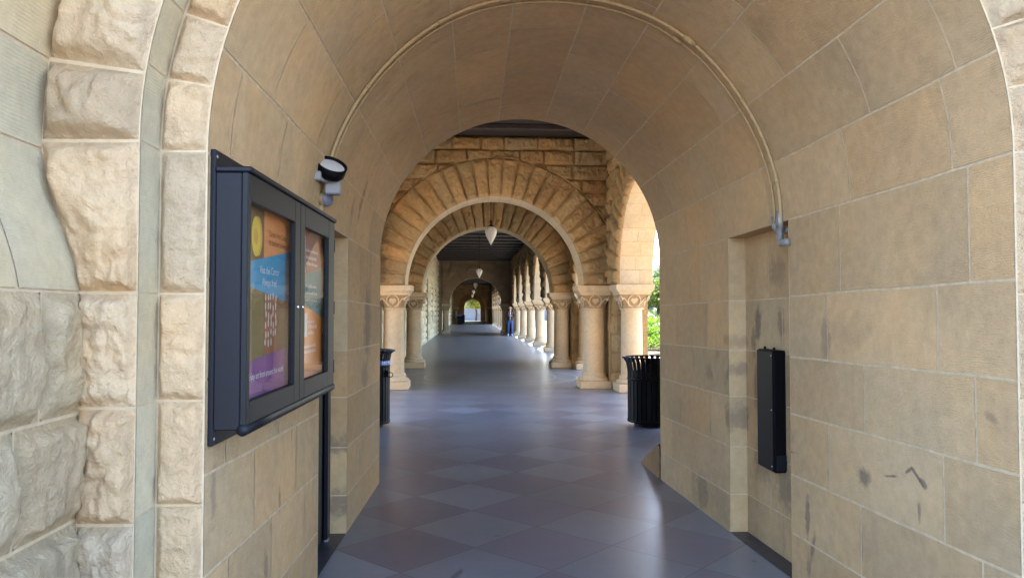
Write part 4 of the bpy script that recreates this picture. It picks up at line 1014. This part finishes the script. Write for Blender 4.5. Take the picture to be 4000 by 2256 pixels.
# ------------------------------------------------------------------ litter bins
def bin_(X, Y, label, H, rb, rt, band):
    o = thing('litter_bin', label, 'bin', (X, Y, 0), 'slatted steel litter bins')
    C = (X, Y, 0); zb = .62 if not band else .80
    b = MB(); b.lathe([(0, .001), (rb * .72, .001), (rb * .72, .07), (0, .07)], C, 28, smooth=False); b.build('foot', [M_BLACK], o)
    b = MB(); b.lathe([(0, .07), (rb * .93, .07), (rb * .93, zb - .02), (rb * .9, zb - .02), (rb * .9, .1)], C, 36); b.build('liner', [M_BLACK], o)
    b = MB(); N = 30
    for i in range(N):
        a = 2 * PI * i / N; ca, sa = math.cos(a), math.sin(a); wd = rb * PI / N * .78
        pth = [(rb, .06), (rb, zb), (rb + .002, zb + (H - zb) * .35), (rb + (rt - rb) * .35, zb + (H - zb) * .75), (rt, H - .012)]
        rows = []
        for r, z in pth:
            rows.append([(X + r * ca - s_ * sa, Y + r * sa + s_ * ca, z) for s_ in (-wd / 1, wd / 1)])
        rows_in = [[(X + (r - .008) * ca - s_ * sa, Y + (r - .008) * sa + s_ * ca, z) for s_ in (wd, -wd)] for r, z in pth]
        b.grid([rows[k] + rows_in[k] + [rows[k][0]] for k in range(5)], 5, 5, 0, smooth=False)
    b.build('slats', [M_BLACK], o)
    for z0, z1, r in ((.055, .09, rb + .004), (zb - .02, zb + .02, rb + .004), (H - .02, H, rt + .006)):
        b = MB(); b.lathe([(r - .016, z0), (r, z0), (r + .003, (z0 + z1) / 2), (r, z1), (r - .016, z1), (r - .016, z0)], C, 40); b.build('hoop', [M_BLACK], o)
    if band:
        r = rb + .006; z0, z1 = .805, .868
        b = MB(); b.lathe([(r, z0), (r + .001, z0), (r + .001, z1), (r, z1)], C, 48); bd = b.build('recycling_band', [M_CANBLUE], o)
        a0 = R_(-42)
        def wrap(s, z): a = a0 + s / (r + .003); return (X + (r + .003) * math.cos(a), Y + (r + .003) * math.sin(a), z)
        wr = lambda s, z: wrap(s - .185, z)
        lettering([('RECYCLE', .165, .815, .062, 'LEFT')], wr, M_WHITE, o)
        b = MB()
        for kk in range(3):
            t0 = R_(90 + 120 * kk)
            for q in range(6):
                a1, a2 = t0 - R_(40) + R_(75) * q / 6, t0 - R_(40) + R_(75) * (q + 1) / 6
                b.quad(*[wr(.095 + rr_ * math.cos(t), .836 + rr_ * math.sin(t)) for rr_, t in ((.011, a1), (.021, a1), (.021, a2), (.011, a2))])
        b.build('recycling_symbol', [M_WHITE], o)
        b = MB(); a = R_(-28); q = (X + (rb + .02) * math.cos(a), Y + (rb + .02) * math.sin(a))
        b.cbox(q[0] - .03, q[0] + .012, q[1] - .02, q[1] + .02, .66, .74, .005)
        b.tube([(q[0] + .035 + .035 * math.cos(t), q[1], .685 + .03 * math.sin(t)) for t in np.linspace(0, 2 * PI, 16)[:-1]], .006, 6, closed=True); b.build('padlock', [M_BLACK], o)
    return o
bin_(2.415, 9.68, 'black slatted bin with flared rim standing against the right passage end', .905, .30, .365, False)
bin_(-1.30, 9.78, 'black slatted bin with blue recycling band beside the left passage end', 1.0, .285, .345, True)
for (X, Y, lab, blue) in ((-.93, 87, 'far square black bin with blue rim by the left wall', True), (-.62, 90.5, 'far plain dark bin standing behind the blue rimmed one', False)):
    o = thing('square_bin', lab, 'bin', (X, Y, 0), 'square bins at the far end')
    b = MB(); b.cbox(X - .27, X + .27, Y - .27, Y + .27, .03, .95, .02); b.build('body', [M_BLACK], o)
    b = MB(); b.cbox(X - .29, X + .29, Y - .29, Y + .29, .951, 1.08, .02); b.build('lid', [M_CANBLUE if blue else M_BLACK], o)
    b = MB(); b.cbox(X - .24, X + .24, Y - .24, Y + .24, .0, .029, .005); b.build('foot', [M_BLACK], o)

# ------------------------------------------------------------------ the person leaning by the dark column
def person(loc):
    X, Y = loc
    o = thing('person', 'person in dark jacket, blue jeans and tan hat, hands clasped at the chest', 'person', (X, Y, 0))
    J = {}; E = []
    def j(n, p, r, par=None):
        J[n] = (len(J), p, r); 
        if par: E.append((J[par][0], J[n][0]))
    j('pel', (0, 0, .93), (.155, .115)); j('wa', (0, .01, 1.06), (.145, .105), 'pel'); j('ch', (0, 0, 1.28), (.175, .12), 'wa'); j('sh', (0, .0, 1.42), (.13, .09), 'ch'); j('nk', (0, -.01, 1.50), (.055, .055), 'sh')
    j('hd', (0, -.025, 1.585), (.075, .085), 'nk'); j('hd2', (0, -.02, 1.68), (.078, .09), 'hd'); j('hd3', (0, -.01, 1.735), (.05, .06), 'hd2')
    for s, n in ((-1, 'l'), (1, 'r')):
        j('s' + n, (s * .19, .0, 1.40), (.068, .068), 'sh'); j('e' + n, (s * .275, -.02, 1.13), (.052, .052), 's' + n); j('w' + n, (s * .07, -.20, 1.22), (.036, .036), 'e' + n); j('m' + n, (s * .02, -.225, 1.25), (.036, .03), 'w' + n)
        for q in range(4): j('f%d%s' % (q, n), (s * (-.015 + .0), -.245 - .004 * q, 1.275 - .018 * q), (.011, .011), 'm' + n)
        j('t' + n, (s * .015, -.235, 1.295), (.012, .012), 'm' + n)
        fx = -.02 if s < 0 else -.12
        j('h' + n, (s * .09, 0, .88), (.105, .105), 'pel'); j('k' + n, (s * .115, fx * .7 - .02, .49), (.068, .068), 'h' + n); j('a' + n, (s * (.115 if s < 0 else .10), fx + .02, .11), (.05, .05), 'k' + n)
        j('b' + n, (s * .12, fx - .03, .055), (.045, .045), 'a' + n); j('o' + n, (s * .14, fx - .15, .045), (.04, .035), 'b' + n)
    me = bpy.data.meshes.new('body'); me.from_pydata([v[1] for v in J.values()], E, []); ob = bpy.data.objects.new('body', me); COL.objects.link(ob)
    sk = ob.modifiers.new('skin', 'SKIN'); sk.use_smooth_shade = True
    lay = me.skin_vertices[0].data if me.skin_vertices else None
    if lay is None:
        bpy.context.view_layer.objects.active = ob; bpy.ops.mesh.customdata_skin_add(); lay = me.skin_vertices[0].data
    for (i, p, r) in J.values(): lay[i].radius = r; lay[i].use_root = (i == 0)
    sb = ob.modifiers.new('sub', 'SUBSURF'); sb.levels = 2; sb.render_levels = 2
    dg = bpy.context.evaluated_depsgraph_get(); dg.update(); m2 = bpy.data.meshes.new_from_object(ob.evaluated_get(dg))
    bpy.data.objects.remove(ob); m2.materials.clear()
    for m in (M_SKIN, M_JACKET, M_JEANS, M_SHOE): m2.materials.append(m)
    for p in m2.polygons:
        c = p.center; hand = math.hypot(c.x, c.y + .23) < .085 and 1.17 < c.z < 1.34 and c.y < -.165
        p.material_index = 3 if c.z < .105 else 2 if c.z < .93 else 0 if (c.z > 1.485 or hand) else 1
        p.use_smooth = True
    ob = bpy.data.objects.new('body', m2); COL.objects.link(ob); ob.parent = o
    W = (X, Y, 0)
    def add(nm, m, b): b.build(nm, [m], o)
    b = MB(); b.tube([(X, Y - .118, 1.46), (X, Y - .128, 1.33), (X, Y - .125, 1.2), (X, Y - .115, 1.05), (X, Y - .118, .97)], [.03, .028, .016, .013, .013], 6); add('shirt_front', M_SHIRT, b)
    b = MB(); b.lathe([(.0, 1.79), (.06, 1.785), (.083, 1.75), (.09, 1.70), (.095, 1.69), (.15, 1.685), (.165, 1.70), (.15, 1.678), (.09, 1.682)], (X, Y - .015, 0), 20); add('hat', M_HAT, b)
    b = MB(); b.lathe([(.084, 1.69), (.095, 1.63), (.085, 1.56), (.06, 1.53)], (X, Y + .0, 0), 16); add('hair', M_HAIR, b)
    for s in (-1, 1):
        b = MB(); b.tube([(X + s * .10, Y + .05, 1.475), (X + s * .115, Y - .08, 1.43), (X + s * .12, Y - .125, 1.3), (X + s * .13, Y - .10, 1.18)], .02, 6); add('rucksack_strap', M_PINK, b)
        b = MB(); b.lathe([(0, -.006), (.011, 0), (0, .006)], n=8, M=Matrix.Translation((X + s * .03, Y - .105, 1.645)) @ Matrix.Rotation(PI / 2, 4, 'X')); add('eye', M_HAIR, b)
        b = MB(); b.lathe([(0, -.02), (.018, -.01), (.02, .01), (0, .02)], n=8, c=(X + s * .078, Y - .01, 1.635)); add('ear', M_SKIN, b)
    b = MB(); b.tube([(X, Y - .105, 1.64), (X, Y - .13, 1.61), (X, Y - .112, 1.6)], [.008, .014, .01], 6); add('nose', M_SKIN, b)
    b = MB(); b.tube([(X - .025, Y - .106, 1.572), (X, Y - .112, 1.57), (X + .025, Y - .106, 1.572)], .006, 5); add('mouth', M_PINK, b)
    b = MB(); b.cbox(X - .14, X + .14, Y + .11, Y + .25, 1.02, 1.42, .03); add('rucksack', M_JACKET, b)
person((2.62, 45.7))

# ------------------------------------------------------------------ planting, trees, far yard
def leaves(mb, c, r, n, size, rng, dark=.5):
    c = np.array(c, float); r = np.array(r, float)
    P = rng.normal(size=(n, 3)); P /= np.linalg.norm(P, axis=1)[:, None]
    rad = rng.uniform(.55, 1.0, n) ** .6; lump = 1 + .22 * np.sin(P[:, 0] * 5 + c[0]) * np.cos(P[:, 1] * 6 + c[1]) + .15 * np.sin(P[:, 2] * 9)
    Q = c + P * r * (rad * lump)[:, None]
    a = rng.normal(size=(n, 3)); a /= np.linalg.norm(a, axis=1)[:, None]; b_ = np.cross(a, rng.normal(size=(n, 3))); b_ /= np.linalg.norm(b_, axis=1)[:, None]
    s = size * rng.uniform(.6, 1.4, n)[:, None]
    V = np.stack([Q - a * s, Q + b_ * s * .45, Q + a * s, Q - b_ * s * .45], 1).reshape(-1, 3)
    F = np.arange(4 * n).reshape(n, 4)
    mb.V.append(V); mb.F.append(F + mb.n); mb.n += 4 * n; mb.M.append(np.zeros(n)); mb.U.append(np.zeros((4 * n, 2))); mb.S.append(np.full(n, False))
    t = rng.uniform(.65, 1.3, n); mb.T.append(np.stack([t, t * rng.uniform(.92, 1.05, n), t * .9, t * 0 + 1], 1))
rs = np.random.RandomState(4)
sheet('planting_bed', 6.0, 60, 24, 130, -.10, M_SOIL)
hz = [(8.1, 27.0, .62, 1.6), (8.6, 30.5, .75, 1.7), (9.9, 28.3, .7, 1.7), (11.8, 29.5, .85, 1.9), (7.9, 33.8, .85, 1.6), (9.9, 33.0, .95, 1.9), (12.5, 34, 1.0, 2.1), (11.0, 37.5, 1.1, 2.2), (14.5, 31.5, .9, 2.0), (8.4, 38.5, 1.0, 1.8), (15.3, 38, 1.25, 2.6), (13.0, 43.0, 1.35, 2.8), (17.4, 45, 1.4, 3.0)]
HL = ['spreading bright green juniper nearest the side arch', 'bright juniper just behind the nearest spreading one', 'low juniper right of the nearest one', 'broad juniper further right in the front row', 'juniper close to the arcade behind the front pair', 'tall rounded juniper in the middle of the bed', 'wide juniper at the right of the second row', 'large juniper mounded behind the middle one', 'juniper at the far right of the front row', 'juniper beside the arcade towards the back', 'big spreading juniper at the back right', 'largest mounded juniper below the round tree', 'furthest juniper bush at the back of the bed']
for i, (x, y, h, r) in enumerate(hz):
    o = thing('juniper_bush', HL[i], 'bush', (x, y, -.1), 'junipers in the planting bed')
    b = MB()
    for q in range(9):
        a = rs.uniform(0, 2 * PI); d = rs.uniform(0, .75) * r
        leaves(b, (x + d * math.cos(a), y + d * math.sin(a), h * rs.uniform(.35, .95)), (r * .5, r * .5, h * .30), 420, .075, rs)
    b.build('foliage', [M_HEDGE], o)
    b = MB()
    for q in range(5):
        a = 2 * PI * q / 5; b.tube([(x, y, -.1), (x + .3 * r * math.cos(a), y + .3 * r * math.sin(a), h * .4), (x + .6 * r * math.cos(a), y + .6 * r * math.sin(a), h * .7)], [.05, .03, .012], 6)
    b.build('stem', [M_BARK], o)
def tree(x, y, th, h, r, label, mat, n=2600, size=.22, lobes=14, group='trees beyond the arcade'):
    o = thing('tree', label, 'tree', (x, y, -.16), group)
    b = MB(); b.tube([(x, y, -.16), (x + .1, y, th * .6), (x, y + .1, th), (x + .15, y, th + (h - th) * .6)], [.05 * r + .08, .04 * r + .07, .035 * r + .06, .04], 10)
    for q in range(6):
        a = 2 * PI * q / 6 + .4; zz = th + (h - th) * .12 * q / 2; b.tube([(x, y, zz), (x + .4 * r * math.cos(a), y + .4 * r * math.sin(a), zz + (h - th) * .2), (x + .75 * r * math.cos(a), y + .75 * r * math.sin(a), zz + (h - th) * .3)], [.09, .06, .02], 6)
    b.build('trunk', [M_BARK], o)
    b = MB()
    for q in range(lobes):
        a = rs.uniform(0, 2 * PI); t = (q + .5) / lobes; d = r * rs.uniform(.2, .72) * (1 - .5 * abs(t - .4)); zz = th + (h - th) * (.12 + .78 * t)
        leaves(b, (x + d * math.cos(a), y + d * math.sin(a), zz), (r * .42, r * .42, (h - th) * .16), n // lobes, size, rs)
    b.build('crown', [mat], o)
tree(17.0, 61, 1.9, 4.3, 2.6, 'rounded yellow green tree seen past the sunlit column', M_TREE, 5200, .15, 22)
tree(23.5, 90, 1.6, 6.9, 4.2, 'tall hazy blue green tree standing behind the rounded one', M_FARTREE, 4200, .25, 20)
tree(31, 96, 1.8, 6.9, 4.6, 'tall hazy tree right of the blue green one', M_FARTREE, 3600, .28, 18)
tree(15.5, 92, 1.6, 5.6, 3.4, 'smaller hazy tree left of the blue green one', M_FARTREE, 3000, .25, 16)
tree(1.4, 124, 1.9, 6.2, 2.5, 'yellowing tree overhanging the yard beyond the end tunnel', M_YTREE, 9000, .17, 34)
b = MB()
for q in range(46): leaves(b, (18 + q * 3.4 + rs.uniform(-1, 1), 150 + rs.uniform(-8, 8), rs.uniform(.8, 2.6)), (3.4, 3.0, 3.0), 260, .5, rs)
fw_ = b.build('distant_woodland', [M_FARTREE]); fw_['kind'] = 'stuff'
o = thing('garden_wall', 'grey plastered yard wall beyond the end tunnel', 'wall', (1, 135, 0))
b = MB(); b.cbox(-12, 16, 135, 135.4, -.16, 4.3, .02); b.build('wall_face', [M_FARW], o); b = MB(); b.cbox(-12.05, 16.05, 134.93, 135.47, 4.301, 4.45, .02); b.build('coping', [M_COLUMN], o)
o = thing('handrail', 'thin dark handrail in front of the far grey wall', 'railing', (1.7, 129, 0))
b = MB(); b.tube([(1.45, 129, -.16), (1.45, 129, .95), (2.6, 129, .6), (2.6, 129, -.16)], .025, 8); b.build('rail', [M_BLACK], o)
